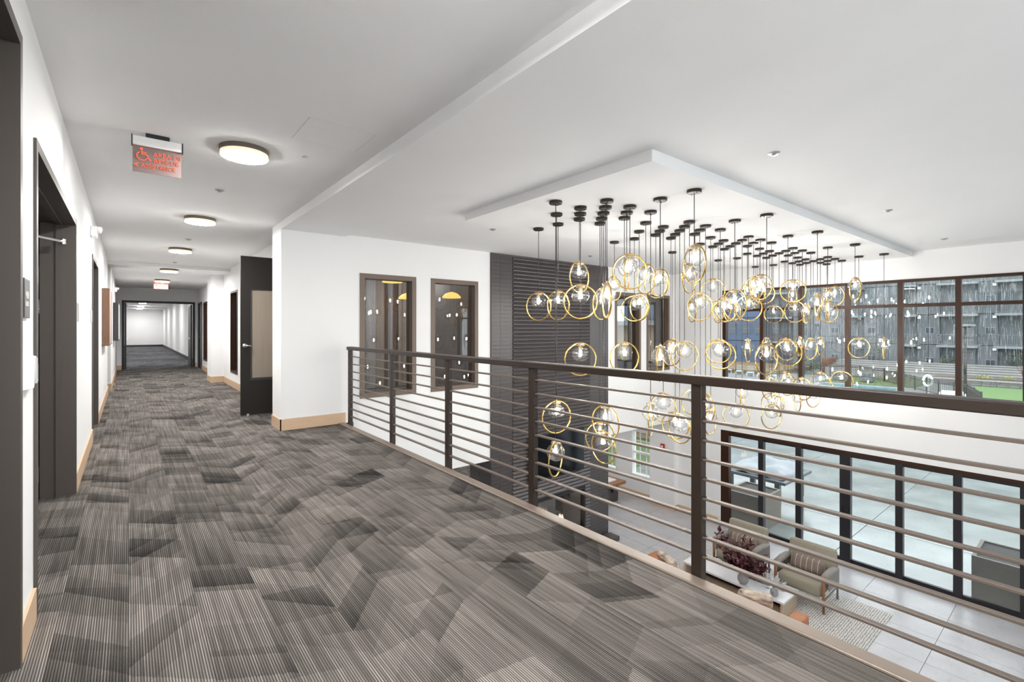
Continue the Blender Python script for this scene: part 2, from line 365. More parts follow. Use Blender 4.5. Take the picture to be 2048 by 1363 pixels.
def link(name, me, m, parent=None, loc=None, rot=None):
    o = bpy.data.objects.new(name, me); COL.objects.link(o)
    if m is not None and me is not None and not me.materials: me.materials.append(M[m] if isinstance(m, str) else m)
    if parent is not None: o.parent = parent
    if loc is not None: o.location = loc
    if rot is not None: o.rotation_euler = rot
    return o
def ob(name, mb, m, parent=None, smooth=False, loc=None, rot=None):
    o = link(name, mb.mesh(name, smooth), m, parent, loc, rot)
    if smooth:
        try: o.data.shade_auto_smooth  # noqa
        except Exception: pass
    return o
def tag(o, label, cat, group=None, kind=None):
    o['label'] = label; o['category'] = cat
    if group: o['group'] = group
    if kind: o['kind'] = kind
    return o
def empty(name, loc=(0, 0, 0), rz=0):
    o = bpy.data.objects.new(name, None); COL.objects.link(o); o.location = loc; o.rotation_euler = (0, 0, rz); o.empty_display_size = .1
    return o
def thing(name, label, cat, loc=(0, 0, 0), rz=0, group=None, kind=None):
    return tag(empty(name, loc, rz), label, cat, group, kind)
def struct(name, mb, m, label, cat, parent=None):
    return tag(ob(name, mb, m, parent), label, cat, None, 'structure')
def wall_grid(axis, t0, t1, a0, a1, z0, z1, holes):
    """slab with rectangular holes. axis 'x': slab between x=t0..t1 spanning y=a0..a1; axis 'y': slab y=t0..t1 spanning x."""
    A = sorted(set([a0, a1] + [h[0] for h in holes] + [h[1] for h in holes])); A = [a for a in A if a0 <= a <= a1]
    Z = sorted(set([z0, z1] + [h[2] for h in holes] + [h[3] for h in holes])); Z = [z for z in Z if z0 <= z <= z1]
    def solid(i, k):
        if i < 0 or k < 0 or i >= len(A) - 1 or k >= len(Z) - 1: return False
        ca, cz = (A[i] + A[i + 1]) / 2, (Z[k] + Z[k + 1]) / 2
        return not any(h[0] < ca < h[1] and h[2] < cz < h[3] for h in holes)
    mb = MB()
    def P(t, a, z): return (t, a, z) if axis == 'x' else (a, t, z)
    for i in range(len(A) - 1):
        for k in range(len(Z) - 1):
            if not solid(i, k): continue
            a, b, c, d = A[i], A[i + 1], Z[k], Z[k + 1]
            mb.add([P(t0, a, c), P(t0, b, c), P(t0, b, d), P(t0, a, d)], [(0, 1, 2, 3)])
            mb.add([P(t1, a, c), P(t1, b, c), P(t1, b, d), P(t1, a, d)], [(3, 2, 1, 0)])
            if not solid(i - 1, k): mb.add([P(t0, a, c), P(t1, a, c), P(t1, a, d), P(t0, a, d)], [(0, 1, 2, 3)])
            if not solid(i + 1, k): mb.add([P(t0, b, c), P(t1, b, c), P(t1, b, d), P(t0, b, d)], [(0, 1, 2, 3)])
            if not solid(i, k - 1): mb.add([P(t0, a, c), P(t1, a, c), P(t1, b, c), P(t0, b, c)], [(0, 1, 2, 3)])
            if not solid(i, k + 1): mb.add([P(t0, a, d), P(t1, a, d), P(t1, b, d), P(t0, b, d)], [(0, 1, 2, 3)])
    return mb
def text_mesh(name, body, size, m, parent, loc, rot, extrude=.001, align='CENTER', sx=1.0):
    cu = bpy.data.curves.new(name + '_curve', 'FONT'); cu.body = body; cu.size = size; cu.extrude = extrude
    cu.align_x = align; cu.align_y = 'CENTER'; cu.resolution_u = 3
    t = bpy.data.objects.new(name + '_tmp', cu); COL.objects.link(t)
    bpy.context.view_layer.update()
    me = bpy.data.meshes.new_from_object(t.evaluated_get(bpy.context.evaluated_depsgraph_get()))
    me.name = name
    for v in me.vertices: v.co.x *= sx
    bpy.data.objects.remove(t); bpy.data.curves.remove(cu)
    me.materials.clear()
    return link(name, me, m, parent, loc, rot)
ORD = ['first', 'second', 'third', 'fourth', 'fifth', 'sixth', 'seventh', 'eighth', 'ninth', 'tenth', 'eleventh', 'twelfth', 'thirteenth', 'fourteenth',
       'fifteenth', 'sixteenth', 'seventeenth', 'eighteenth', 'nineteenth', 'twentieth', 'twenty-first', 'twenty-second', 'twenty-third', 'twenty-fourth', 'twenty-fifth', 'twenty-sixth', 'twenty-seventh', 'twenty-eighth', 'twenty-ninth', 'thirtieth']

# ================================================================== THE SETTING
XL, XR, YE, XW = -0.36, 1.93, 7.06, 11.05
ZC, ZB, ZA, ZP, Z0 = 2.856, 2.755, 2.785, 2.69, -3.28
YB = -2.3                      # how far the built place runs on behind the camera
CE = 20.7                      # corridor end

# floors
f = MB().box(-2.6, 2.40, YB, YE, -.12, 0).box(-2.6, 2.62, YE, CE, -.12, 0)
struct('floor', f, 'carpet', 'grey striped carpet of the mezzanine and corridor floor', 'floor')
struct('floor_hall', MB().box(-1.5, 3.2, CE, 46, -.12, -.001), 'carpet_far', 'darker carpet of the far hall beyond the double doors', 'floor')
struct('wall_mezzanine_rear', MB().box(2.5, 2.6, -5.2, YB, -.55, 3.0), 'wall', 'white wall behind the camera at the end of the railing', 'wall')
struct('trim_1', MB().box(2.40, 2.474, YB, YE, -.55, -.002), 'wall', 'white slab edge under the railing', 'slab edge')
# ceilings
c = MB().box(-.8, 1.62, YB, 13.4, ZC, ZC + .1)
struct('ceiling', c, 'ceil', 'white corridor ceiling above the carpet', 'ceiling')
struct('ceiling_far', MB().box(-.8, 2.8, 13.4, CE, 2.78, 2.96).box(1.62, 2.8, 7.5, 13.4, ZC, ZC + .1), 'ceil', 'lower white ceiling at the end of the corridor', 'ceiling')
struct('ceiling_beam', MB().box(1.62, 2.5, YB, YE + .5, ZB, 3.1), 'ceil', 'white dropped beam between corridor and atrium', 'beam')
struct('ceiling_atrium', MB().box(2.5, XW + .3, -5.2, YE + .2, ZA, 3.1), 'ceil', 'flat white ceiling over the atrium', 'ceiling')
struct('ceiling_panel', MB().box(3.15, XW, 2.2, 4.83, ZP, ZA), 'ceil', 'dropped white rectangular ceiling panel carrying the pendants', 'ceiling panel')
struct('ceiling_hall', MB().box(-1.5, 3.2, CE, 46, 2.85, 2.95), 'ceil', 'white ceiling of the far hall', 'ceiling')
# left wall with three door openings
D1, D2, D3 = (1.62, 2.80), (3.29, 5.46), (7.92, 9.20)
ZD = 2.27
lw = wall_grid('x', XL - .2, XL, YB, 13.4, 0, ZC, [(q[0] - .048, q[1] + .048, -1, zz + .048) for q, zz in ((D1, 2.57), (D2, ZD), (D3, ZD))])
struct('wall_left', lw, 'wall', 'long white corridor wall with three brown door frames', 'wall')
lw2 = MB().box(XL - .2, XL + .04, 14.05, CE, 0, 2.78)
struct('wall_left_far', lw2, 'wall', 'far end of the white corridor wall past the dark recess', 'wall')
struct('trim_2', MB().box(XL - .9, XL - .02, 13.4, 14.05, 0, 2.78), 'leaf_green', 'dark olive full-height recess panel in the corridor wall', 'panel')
# room behind the second door (dim)
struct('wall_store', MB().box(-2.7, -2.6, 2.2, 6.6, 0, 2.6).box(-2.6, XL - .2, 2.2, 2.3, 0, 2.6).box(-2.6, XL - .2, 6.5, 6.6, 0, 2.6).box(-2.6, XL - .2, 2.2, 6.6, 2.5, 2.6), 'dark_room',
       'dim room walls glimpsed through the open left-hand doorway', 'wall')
# corridor right side
holes = [(12.38, 13.33, .34, 2.28), (16.77, 17.57, .35, 2.25), (17.79, 18.72, .35, 2.25), (19.2, 20.25, -1, 2.3)]
struct('wall_right', wall_grid('x', XR, XR + .17, 8.78, CE, 0, ZC, holes), 'wall', 'white corridor wall with narrow dark windows beyond the open door', 'wall')
struct('wall_right_pilaster', MB().box(1.65, XR, 14.42, 15.2, 0, 2.78), 'wall', 'white pilaster projecting into the corridor', 'pilaster')
struct('wall_alcove', MB().box(2.42, 2.6, YE + .5, 8.95, 0, ZC).box(XR + .17, 2.42, 8.78, 8.95, 0, ZC), 'wall', 'white alcove wall behind the open door', 'wall')
struct('wall_pier', MB().box(1.62, 2.5, YE, YE + .5, -.5, ZB), 'wall', 'white pier at the end of the railing', 'pier')
# corridor end wall and double door opening
struct('wall_end', wall_grid('y', CE, CE + .15, -1.0, 2.8, 0, 2.8, [(-.185, 1.865, -1, 2.335)]), 'wall', 'white wall at the corridor end around the double doors', 'wall')
struct('wall_hall', MB().box(-1.5, 3.2, 45.8, 46, 0, 2.9).box(2.05, 2.25, CE + .15, 45.8, 0, 2.9).box(-1.3, -1.1, CE + .15, 45.8, 0, 2.9), 'wall', 'white walls of the hall beyond the double doors', 'wall')
# atrium end wall with four inner windows
W = [(2.745, 3.625), (3.955, 4.85), (8.71, 9.62), (9.91, 10.83)]
WZ = (.365, 2.205)
struct('wall_back', wall_grid('y', YE, YE + .2, 2.5, XW, -1.02, ZA + .02, [(a, b, *WZ) for a, b in W]), 'wall', 'tall white atrium wall with the inner windows', 'wall')
struct('ceiling_lower', MB().box(-1.0, XW + .2, YE + .2, 16, -1.02, -.3).box(-1, 2.5, YE, YE + .2, -1.02, -.3), 'ceil', 'low white soffit over the lounge behind the fireplace', 'ceiling')
struct('wall_lower_back', MB().box(-1.0, XW + .2, 16, 16.2, Z0, -.3), 'wall', 'white wall at the back of the lower lounge', 'wall')
struct('wall_lower_left', MB().box(-1.2, -1.0, YE, 16, Z0, -.3).box(2.3, 2.5, -5.2, YE, Z0, -.55).box(-1.0, 2.5, YE - .2, YE, Z0, -.5), 'wall', 'white wall of the lower storey under the mezzanine', 'wall')
struct('wall_rear', wall_grid('y', -5.2, -5.0, 2.5, XW + .2, Z0, 3.0, [(3.0, 7.4, -1.6, 2.4)]), 'wall', 'white rear wall of the atrium behind the camera', 'wall')  # the opening is added to let sky light into the atrium
# window wall
WY = [5.70, 4.84, 4.05, 3.21, 2.38, 1.592, .80, 0.0, -.80, -1.6, -2.4, -3.2]
DY = [5.69, 4.865, 4.095, 3.25, 2.40, 1.605, .83]
wh = [(WY[-1], 5.74, .10, 2.29), (.79, 5.79, Z0 - .1, -1.02), (7.68, 8.40, -2.70, -1.42), (8.88, 9.6, -2.70, -1.42), (7.6, 9.4, .45, 2.1), (10.4, 11.2, -2.7, -1.42)]
struct('wall_window', wall_grid('x', XW, XW + .22, -5.2, 16.2, Z0, 3.0, wh), 'wall', 'white outer wall with the long bronze window band', 'wall')
struct('wall_window_pilaster', MB().box(10.88, XW, 6.93, 7.67, Z0, -1.02), 'wall', 'white pilaster on the lower window wall', 'pilaster')

# rooms behind the inner windows
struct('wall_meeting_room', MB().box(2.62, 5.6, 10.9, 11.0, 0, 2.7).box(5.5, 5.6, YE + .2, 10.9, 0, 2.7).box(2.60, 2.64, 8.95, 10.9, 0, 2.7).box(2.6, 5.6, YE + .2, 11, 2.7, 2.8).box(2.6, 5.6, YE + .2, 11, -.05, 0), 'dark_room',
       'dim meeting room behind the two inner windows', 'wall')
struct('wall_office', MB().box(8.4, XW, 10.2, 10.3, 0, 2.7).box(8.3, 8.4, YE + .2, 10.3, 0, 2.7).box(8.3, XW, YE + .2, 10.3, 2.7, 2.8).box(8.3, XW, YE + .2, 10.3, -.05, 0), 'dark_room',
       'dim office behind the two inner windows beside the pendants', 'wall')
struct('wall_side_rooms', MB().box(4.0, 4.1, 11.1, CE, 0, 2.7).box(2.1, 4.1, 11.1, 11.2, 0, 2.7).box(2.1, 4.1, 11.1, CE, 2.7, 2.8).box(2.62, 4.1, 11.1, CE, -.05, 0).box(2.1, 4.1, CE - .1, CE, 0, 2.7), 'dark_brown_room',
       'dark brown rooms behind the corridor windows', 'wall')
# drapes in the meeting room (each panel separate)
dr = thing('window_drapes', 'taupe grey and brown striped full-height drapes behind the inner windows', 'drapes', (2.7, 10.6, 0))
x = 0; k = 0
while x < 2.7:
    wd = random.choice([.10, .14, .18, .22]); mb = MB()
    pts = [(x + wd * i / 6, .04 * math.sin(i * PI / 3 + k), 0) for i in range(7)]
    vs = []; fs = []
    for p in pts: vs += [(p[0], p[1], .02), (p[0], p[1] + .03, .02), (p[0], p[1], 2.62), (p[0], p[1] + .03, 2.62)]
    for i in range(6):
        a = i * 4; fs += [(a, a + 4, a + 6, a + 2), (a + 1, a + 3, a + 7, a + 5)]
    fs += [(0, 2, 3, 1), (24, 25, 27, 26)]
    ob('drape_panel', MB().add(vs, fs), ['drape_a', 'drape_c', 'drape_b', 'drape_c', 'drape_a', 'drape_b'][k % 6], dr); x += wd + .005; k += 1
for i, (x, y, z) in enumerate([(3.95, 8.6, 2.28), (4.45, 8.95, 2.0), (5.15, 8.4, 2.02)]):
    t = thing('dome_pendant_lamp', ['higher amber dome lamp showing in the inner window closest to the pier', 'lower amber dome lamp farther back in the inner window closest to the pier', 'amber dome lamp showing in the inner window beside the tiled chimney'][i], 'lamp', (x, y, z), 0, 'dome lamps in the meeting room')
    ob('shade', MB().lathe([(.19, 0), (.185, .03), (.12, .09), (.03, .12)], 20), 'lampshade', t, True); ob('lamp_bulb', MB().lathe([(.10, .035), (.10, .03), (.01, .028)], 16), 'glow_white', t)
    ob('cord', MB().cyl((0, 0, .12), (0, 0, 2.7 - z), .006, 6), 'black', t)

# ------------------------------------------------------------------ baseboards
bb = 'maple'
H = .155
struct('baseboard_left', MB().box(XL, XL + .014, 2.84, 3.22, 0, H).box(XL, XL + .014, 5.53, 7.85, 0, H).box(XL, XL + .014, 9.27, 13.4, 0, H).box(XL, XL + .014, YB, 1.55, 0, H), bb, 'pale maple baseboard along the left corridor wall', 'baseboard')
struct('baseboard_left_far', MB().box(XL + .04, XL + .054, 14.05, CE, 0, H).box(XL + .02, -.18, CE - .014, CE, 0, H).box(XL - .2, XL + .054, 14.036, 14.05, 0, H), bb, 'maple baseboard at the far end of the left wall', 'baseboard')
struct('baseboard_pier', MB().box(1.606, 2.5, YE - .014, YE, 0, H).box(1.606, 1.62, YE - .014, YE + .5, 0, H), bb, 'maple baseboard wrapping the white pier', 'baseboard')
struct('baseboard_right', MB().box(XR - .014, XR, 8.78, 14.42, 0, H).box(1.636, XR, 14.406, 14.42, 0, H).box(1.636, 1.65, 14.42, 15.2, 0, H).box(XR - .014, XR, 15.2, 19.14, 0, H).box(1.86, XR, CE - .014, CE, 0, H), bb, 'maple baseboard along the right corridor wall', 'baseboard')
struct('baseboard_hall', MB().box(-1.1, 2.05, 45.78, 45.8, 0, .14).box(2.035, 2.05, CE + .15, 45.8, 0, .14), 'base_dark', 'black baseboard of the far hall', 'baseboard')
struct('baseboard_window', MB().box(XW - .014, XW, 5.86, 6.92, Z0, Z0 + .14).box(XW - .014, XW, 7.68, 13, Z0, Z0 + .14).box(10.866, 10.88, 6.93, 7.67, Z0, Z0 + .14).box(10.866, XW, 6.916, 6.93, Z0, Z0 + .14), bb, 'maple baseboard along the lower window wall', 'baseboard')

# ------------------------------------------------------------------ lower stone floor: each slab a piece
fl = MB().box(-1, XW + .05, -5.2, 16, Z0 - .15, Z0 - .012)
lower = struct('floor_lower', fl, 'joint', 'pale stone tile floor of the lower lounge', 'floor')
tw, tl = .79, 1.13
tm = {}
nx0 = int((XW - 5.8) / tw) + 1
for i in range(nx0):
    for j in range(-3, 12):
        y0 = 1.60 + j * tl
        if j * i > 60: pass
        key = 'slab'
        if key not in tm: tm[key] = MB().box(.003, tw - .003, .003, tl - .003, -.03, 0).mesh('tile')
        o = link('tile', tm[key], 'stone_floor', lower, (XW - (i + 1) * tw, y0, Z0))
struct('floor_lower_carpet', MB().box(4.6, 9.5, 12.2, 14.5, Z0, Z0 + .012), mat('speckled_rug', (.30, .27, .25), .95, noise=(9, .9)), 'speckled dark rug on the lounge floor behind the fireplace', 'rug')

# ------------------------------------------------------------------ doors on the left wall
def door_frame(t, ya, yb, zt, trim=.05, proud=.012, depth=.21):
    """casing parts on wall x=XL, opening ya..yb (world y, empties sit at (XL, ya, 0))"""
    w_ = yb - ya
    for y0 in (-trim, w_):
        ob('jamb', MB().box(-depth, proud, y0 if y0 < 0 else y0, (0 if y0 < 0 else y0 + trim), 0, zt + trim), 'bronze_frame', t)
    ob('head', MB().box(-depth, proud, 0, w_, zt, zt + trim), 'bronze_frame', t)
    ob('stop', MB().box(-.115, -.075, w_ - .012, w_, 0, zt).box(-.115, -.075, 0, .012, 0, zt).box(-.115, -.075, 0.012, w_ - .012, zt - .012, zt), 'bronze_frame', t)
def D(n, label, y): return thing('door_%d' % n, label, 'door', (XL, y, 0), 0, None, 'structure')
t = D(1, 'tall brown-framed door at the near left edge of the picture', D1[0]); door_frame(t, *D1, 2.57)
ob('leaf', MB().box(-.165, -.12, .004, 1.176, .01, 2.565), 'leaf_dark', t)
t = D(2, 'open double-width doorway in brown frame with a black leaf swung inside', D2[0]); door_frame(t, *D2, ZD)
w2 = D2[1] - D2[0]
lf = ob('leaf', MB().box(-1.20, -.215, w2 - .05, w2 - .004, .01, ZD - .02), 'leaf_black', t)
for z in (.21, 1.05, 1.83):
    h = ob('hinge', MB().box(-.27, -.2101, w2 - .0535, w2 - .05, z - .065, z + .065), 'steel', t)
    for dz in (-.045, -.015, .015, .045): ob('screw', MB().cyl((-.235 + (.018 if abs(dz) < .03 else 0), w2 - .0535, z + dz), (-.235 + (.018 if abs(dz) < .03 else 0), w2 - .0555, z + dz), .005, 8), 'black', h)
ob('lever_handle', MB().cyl((-.225, w2 - .052, 1.57), (-.225, w2 - .068, 1.57), .022, 12).box(-.245, -.205, w2 - .06, w2 - .052, 1.52, 1.63), 'chrome', t)
cl = ob('door_closer', MB().box(-.5, -.22, w2 - .12, w2 - .055, 2.10, 2.19), 'frame_black', t)
ob('closer_arm', MB().tube([(-.30, w2 - .10, 2.09), (-.18, w2 - .36, 2.10), (-.06, w2 - .10, 2.11)], .010, 6).cyl((-.06, w2 - .1, 2.09), (-.06, w2 - .1, 2.13), .018, 10), 'chrome', cl)
t = D(3, 'narrow reddish brown door frame past the wall signs', D3[0]); door_frame(t, *D3, ZD)
ob('leaf', MB().box(-.165, -.12, .004, 1.276, .01, ZD - .01), 'leaf_dark', t)

# double doors at the corridor end (black frame, both leaves swung into the hall)
t = thing('door_4', 'black double doors standing open at the corridor end', 'door', (-.12, CE, 0), 0, None, 'structure')
for x0 in (-.07, 1.92): ob('jamb', MB().box(x0, x0 + .07, -.02, .17, 0, 2.34), 'frame_black', t)
ob('head', MB().box(0, 1.92, -.02, .17, 2.27, 2.34), 'frame_black', t)
for s, x0 in ((1, .004), (-1, 1.916 - .045)):
    l = ob('leaf', MB().box(x0, x0 + .045, .18, 1.13, .01, 2.26), 'leaf_black', t)
    ob('panic_bar', MB().box(x0 + (.045 if s > 0 else -.05), x0 + (.095 if s > 0 else 0), .30, 1.0, 1.0, 1.06), 'chrome', l)
    ob('door_closer', MB().box(x0 + (.045 if s > 0 else -.06), x0 + (.105 if s > 0 else 0), .2, .48, 2.12, 2.2), 'steel', l)
# side door on right wall near the end
t = thing('door_5', 'closed charcoal door in the right corridor wall near the double doors', 'door', (XR, 19.2, 0), 0, None, 'structure')
ob('jamb', MB().box(-.015, .17, 0, .05, 0, 2.3), 'frame_black', t); ob('jamb', MB().box(-.015, .17, 1.0, 1.05, 0, 2.3), 'frame_black', t); ob('head', MB().box(-.015, .17, .05, 1.0, 2.25, 2.3), 'frame_black', t)
l = ob('leaf', MB().box(.03, .075, .052, .998, .01, 2.245), mat('charcoal_blue_door', (.06, .065, .08), .35), t)
ob('lever_handle', MB().cyl((.03, .9, 1.05), (-.03, .9, 1.05), .012, 8).box(-.04, -.025, .80, .91, 1.04, 1.06), 'chrome', l)
# open door leaf with kraft paper pane
t = thing('door_6', 'open espresso door with kraft paper over its glass, beside the white pier', 'door', (1.385, 8.62, 0), 0, None, 'structure')
lw_ = .95
lf = ob('leaf', wall_grid('y', 0, .045, 0, lw_, .012, 2.555, [(.155, .80, .60, 2.02)]), 'leaf_dark', t)
ob('vision_panel', MB().box(.155, .80, .012, .03, .60, 2.02), 'kraft', lf)
ob('glazing_bead', MB().box(.135, .155, -.006, 0, .56, 2.03).box(.80, .82, -.006, 0, .56, 2.03).box(.155, .80, -.006, 0, .56, .60).box(.155, .80, -.006, 0, 2.02, 2.03), 'leaf_black', lf)
ob('lever_handle', MB().cyl((.055, 0, 1.12), (.055, -.012, 1.12), .038, 18).cyl((.055, -.012, 1.12), (.055, -.05, 1.12), .012, 10).tube([(.055, -.05, 1.12), (.10, -.052, 1.12), (.155, -.05, 1.118)], .011, 8), 'chrome', lf, True)
ob('door_stop', MB().box(.085, .115, -.02, .0, .0, .03), 'oak', lf)
ob('hinge', MB().box(lw_ - .003, lw_ + .05, .01, .04, .3, .42).box(lw_ - .003, lw_ + .05, .01, .04, 1.2, 1.32).box(lw_ - .003, lw_ + .05, .01, .04, 2.1, 2.22), 'steel', lf)

# ------------------------------------------------------------------ windows
def inner_window(n, label, x0, x1, z0, z1, y, trim=.045, depth=.2, m='inner_frame'):
    t = thing('window_%d' % n, label, 'window', (x0, y, z0), 0, None, 'structure')
    w_, h = x1 - x0, z1 - z0
    for a, b in ((-.028, trim), (w_ - trim, w_ + .028)): ob('jamb', MB().box(a, b, -.014, depth, -.028, h + .028), m, t)
    ob('head', MB().box(trim, w_ - trim, -.014, depth, h - trim, h + .028), m, t)
    ob('sill', MB().box(trim, w_ - trim, -.014, depth, -.028, trim), m, t)
    ob('pane', MB().box(trim, w_ - trim, .09, .094, trim, h - trim), 'pane_in', t)
for i, lab in enumerate(['taupe-trimmed inner window closest to the white pier', 'taupe-trimmed inner window just left of the tiled chimney', 'inner window just right of the tiled chimney, behind the pendants', 'inner window next to the atrium corner, behind the pendants']):
    inner_window(i + 1, lab, *W[i], *WZ, YE)
def side_window(n, label, y0, y1, z0, z1):
    t = thing('window_%d' % n, label, 'window', (XR, y0, z0), 0, None, 'structure'); w_, h = y1 - y0, z1 - z0
    for a, b in ((0, .045), (w_ - .045, w_)): ob('jamb', MB().box(-.012, .17, a, b, 0, h), 'frame_dark', t)
    ob('head', MB().box(-.012, .17, .045, w_ - .045, h - .045, h), 'frame_dark', t); ob('sill', MB().box(-.012, .17, .045, w_ - .045, 0, .045), 'frame_dark', t)
    ob('pane', MB().box(.08, .084, .045, w_ - .045, .045, h - .045), 'pane_in', t)
side_window(5, 'narrow dark corridor window between the pilaster and the open door', *holes[0]); side_window(6, 'narrow dark corridor window just past the pilaster', *holes[1]); side_window(7, 'narrow dark corridor window next to the charcoal door', *holes[2])

# long bronze window band
t = thing('window_8', 'long bronze framed window band looking out on the pool courtyard', 'window', (XW, 0, 0), 0, None, 'structure')
fz0, fz1, tz = .10, 2.29, 1.815
DPT = (-.015, .10)
def bar(name, y0, y1, z0, z1, m='frame_dark', p=t): return ob(name, MB().box(DPT[0], DPT[1], y0, y1, z0, z1), m, p)
bar('head', WY[-1], 5.74, fz1 - .05, fz1); bar('sill', WY[-1], 5.74, fz0, fz0 + .05)
MWD = .038
bar('jamb', 5.66, 5.74, fz0 + .05, fz1 - .05)
for y in WY[1:]: bar('mullion', y - MWD, y + MWD, fz0 + .05, fz1 - .05)
ed = [5.66] + WY[1:]
for i in range(len(WY) - 1):
    a = WY[i + 1] + MWD; b = (5.66 if i == 0 else WY[i] - MWD)
    bar('transom', a, b, tz - .03, tz + .03)
    ob('pane', MB().box(.04, .044, a, b, tz + .03, fz1 - .05), 'pane', t); ob('pane', MB().box(.04, .044, a, b, fz0 + .05, tz - .03), 'pane', t)
ob('sill_board', MB().box(-.03, -.016, WY[-1], 5.78, fz0 - .02, fz0 + .004), 'wall', t)
# sliding glass doors below
t = thing('door_7', 'dark framed sliding glass doors onto the wet patio', 'door', (XW, 0, Z0), 0, None, 'structure')
dz1 = -1.02 - Z0
def dbar(name, y0, y1, z0, z1, m='frame_black', d=(0, .12)): return ob(name, MB().box(d[0], d[1], y0, y1, z0, z1), m, t)
dbar('head', .79, 5.79, dz1 - .07, dz1, 'frame_dark'); dbar('sill', .79, 5.79, 0, .05, 'frame_black', (-.06, .12))
dbar('jamb', 5.60, 5.79, .05, dz1 - .07, 'frame_dark'); dbar('jamb', .79, .87, .05, dz1 - .07)
for i, y in enumerate(DY[1:-1]):
    wd = .09 if i == 2 else .055
    dbar('stile', y - wd, y + wd, .05, dz1 - .07)
edge = [5.60] + DY[1:-1] + [.87]
for i in range(6):
    a = edge[i + 1] + (0 if i == 5 else (.09 if i == 2 else .055)); b = edge[i] - (0 if i == 0 else (.09 if i == 3 else .055))
    dbar('bottom_rail', a, b, .05, .13, 'frame_black', (.03, .09)); dbar('top_rail', a, b, dz1 - .12, dz1 - .07, 'frame_black', (.03, .09))
    dbar('pane', a, b, .13, dz1 - .12, 'pane', (.058, .062))
for dy in (-.05, .05): dbar('pull_handle', 3.25 + dy - .012, 3.25 + dy + .012, .98, 1.16, 'black', (-.025, 0))
# white muntin windows in the lower wall
for n, (y0, y1, lab) in enumerate([(7.68, 8.40, 'white muntin window by the lower pilaster'), (8.88, 9.6, 'white muntin window half hidden by the tiled chimney'), (10.4, 11.2, 'white muntin window far back in the lower lounge')]):
    t = thing('window_%d' % (9 + n), lab, 'window', (XW, y0, -2.70), 0, None, 'structure'); w_ = y1 - y0; h = 1.28
    for a, b in ((-.05, .05), (w_ - .05, w_ + .05)): ob('jamb', MB().box(-.03, .1, a, b, -.05, h + .05), 'white_plastic', t)
    ob('head', MB().box(-.03, .1, .05, w_ - .05, h - .05, h + .05), 'white_plastic', t); ob('sill', MB().box(-.06, .1, .05, w_ - .05, -.05, .05), 'white_plastic', t)
    ob('meeting_rail', MB().box(.02, .09, .05, w_ - .05, h / 2 - .03, h / 2 + .03), 'white_plastic', t)
    for q in (1, 2): ob('muntin', MB().box(.05, .075, .05 + (w_ - .1) * q / 3 - .008, .05 + (w_ - .1) * q / 3 + .008, .05, h - .05), 'white_plastic', t)
    for z in (h * .27, h * .75): ob('muntin', MB().box(.05, .075, .05, w_ - .05, z - .008, z + .008), 'white_plastic', t)
    ob('pane', MB().box(.06, .064, .05, w_ - .05, .05, h - .05), 'pane', t)
t = thing('window_12', 'office window seen through the inner window by the corner', 'window', (XW, 7.6, .45), 0, None, 'structure')
for a, b in ((0, .06), (1.74, 1.8), (.87, .93)): ob('jamb', MB().box(0, .1, a, b, 0, 1.65), 'frame_dark', t)
ob('head', MB().box(0, .1, .06, 1.74, 1.59, 1.65), 'frame_dark', t); ob('sill', MB().box(0, .1, .06, 1.74, 0, .06), 'frame_dark', t); ob('pane', MB().box(.05, .054, .06, 1.74, .06, 1.59), 'pane', t)
t = thing('window_13', 'added window in the unseen rear wall, letting sky light into the atrium', 'window', (3.0, -5.2, -1.6), 0, None, 'structure')  # unseen window, added so the sky brightens ceiling and end wall
for a_, b_ in ((0, .06), (4.34, 4.4), (1.44, 1.5), (2.9, 2.96)): ob('mullion', MB().box(a_, b_, .05, .15, 0, 4.0), 'frame_dark', t)
for z_ in (0, 1.97, 3.94): ob('transom', MB().box(.06, 4.34, .05, .15, z_, z_ + .06), 'frame_dark', t)
ob('pane', MB().box(.06, 4.34, .10, .104, .06, 3.94), 'pane', t)
# flush access panel in the corridor ceiling
struct('trim_3', MB().box(.975, 1.45, 3.44, 3.90, ZC - .0008, ZC + .02), 'ceil', 'flush square access panel in the corridor ceiling', 'access panel')
tr = MB()
for a in ((.971, 1.454, 3.437, 3.440), (.971, 1.454, 3.90, 3.903), (.972, .975, 3.437, 3.903), (1.45, 1.453, 3.437, 3.903)): tr.box(*a, ZC - .0015, ZC + .01)
struct('trim_4', tr, mat('panel_gap', (.60, .60, .60), .8), 'thin grey edge around the ceiling access panel', 'trim')

# ================================================================== RAILING
t = thing('railing', 'bronze steel guard railing with nine horizontal bars along the mezzanine edge', 'railing', (2.47, 0, 0))
posts = [6.86, 5.44, 4.135, 2.85, 1.44, .06, -1.32, -2.24]
ob('handrail', MB().pad(-.012, .074, -2.28, 6.90, 1.085, 1.135, .006, 2), 'bronze', t)
ob('base_plate', MB().pad(-.082, .006, -2.28, 7.03, -.002, .016, .008, 3), mat('bronze_base_plate', (.24, .19, .155), .38, .1), t)
pm = MB().pad(.006, .056, -.032, .032, -.22, 1.085, .003, 1).mesh('post')
for y in posts: link('post', pm, 'bronze', t, (0, y, 0))
bmz = {}
for i in range(len(posts) - 1):
    L = round(posts[i] - posts[i + 1] - .064, 3)
    if L not in bmz: bmz[L] = MB().pad(-.016, .016, 0, L, -.0065, .0065, .002, 1).mesh('bar')
    for k in range(9): link('bar', bmz[L], 'bronze_bar_lit', t, (.031, posts[i + 1] + .032, .129 + k * .108))
# steel toggles where the bars meet the nearest posts
tg = MB().cyl((0, -.004, 0), (0, .010, 0), .012, 10).mesh('bar_socket')
for y in posts[3:6]:
    for k in range(9): link('bar_socket', tg, 'bronze', t, (.031, y - .042, .129 + k * .108))

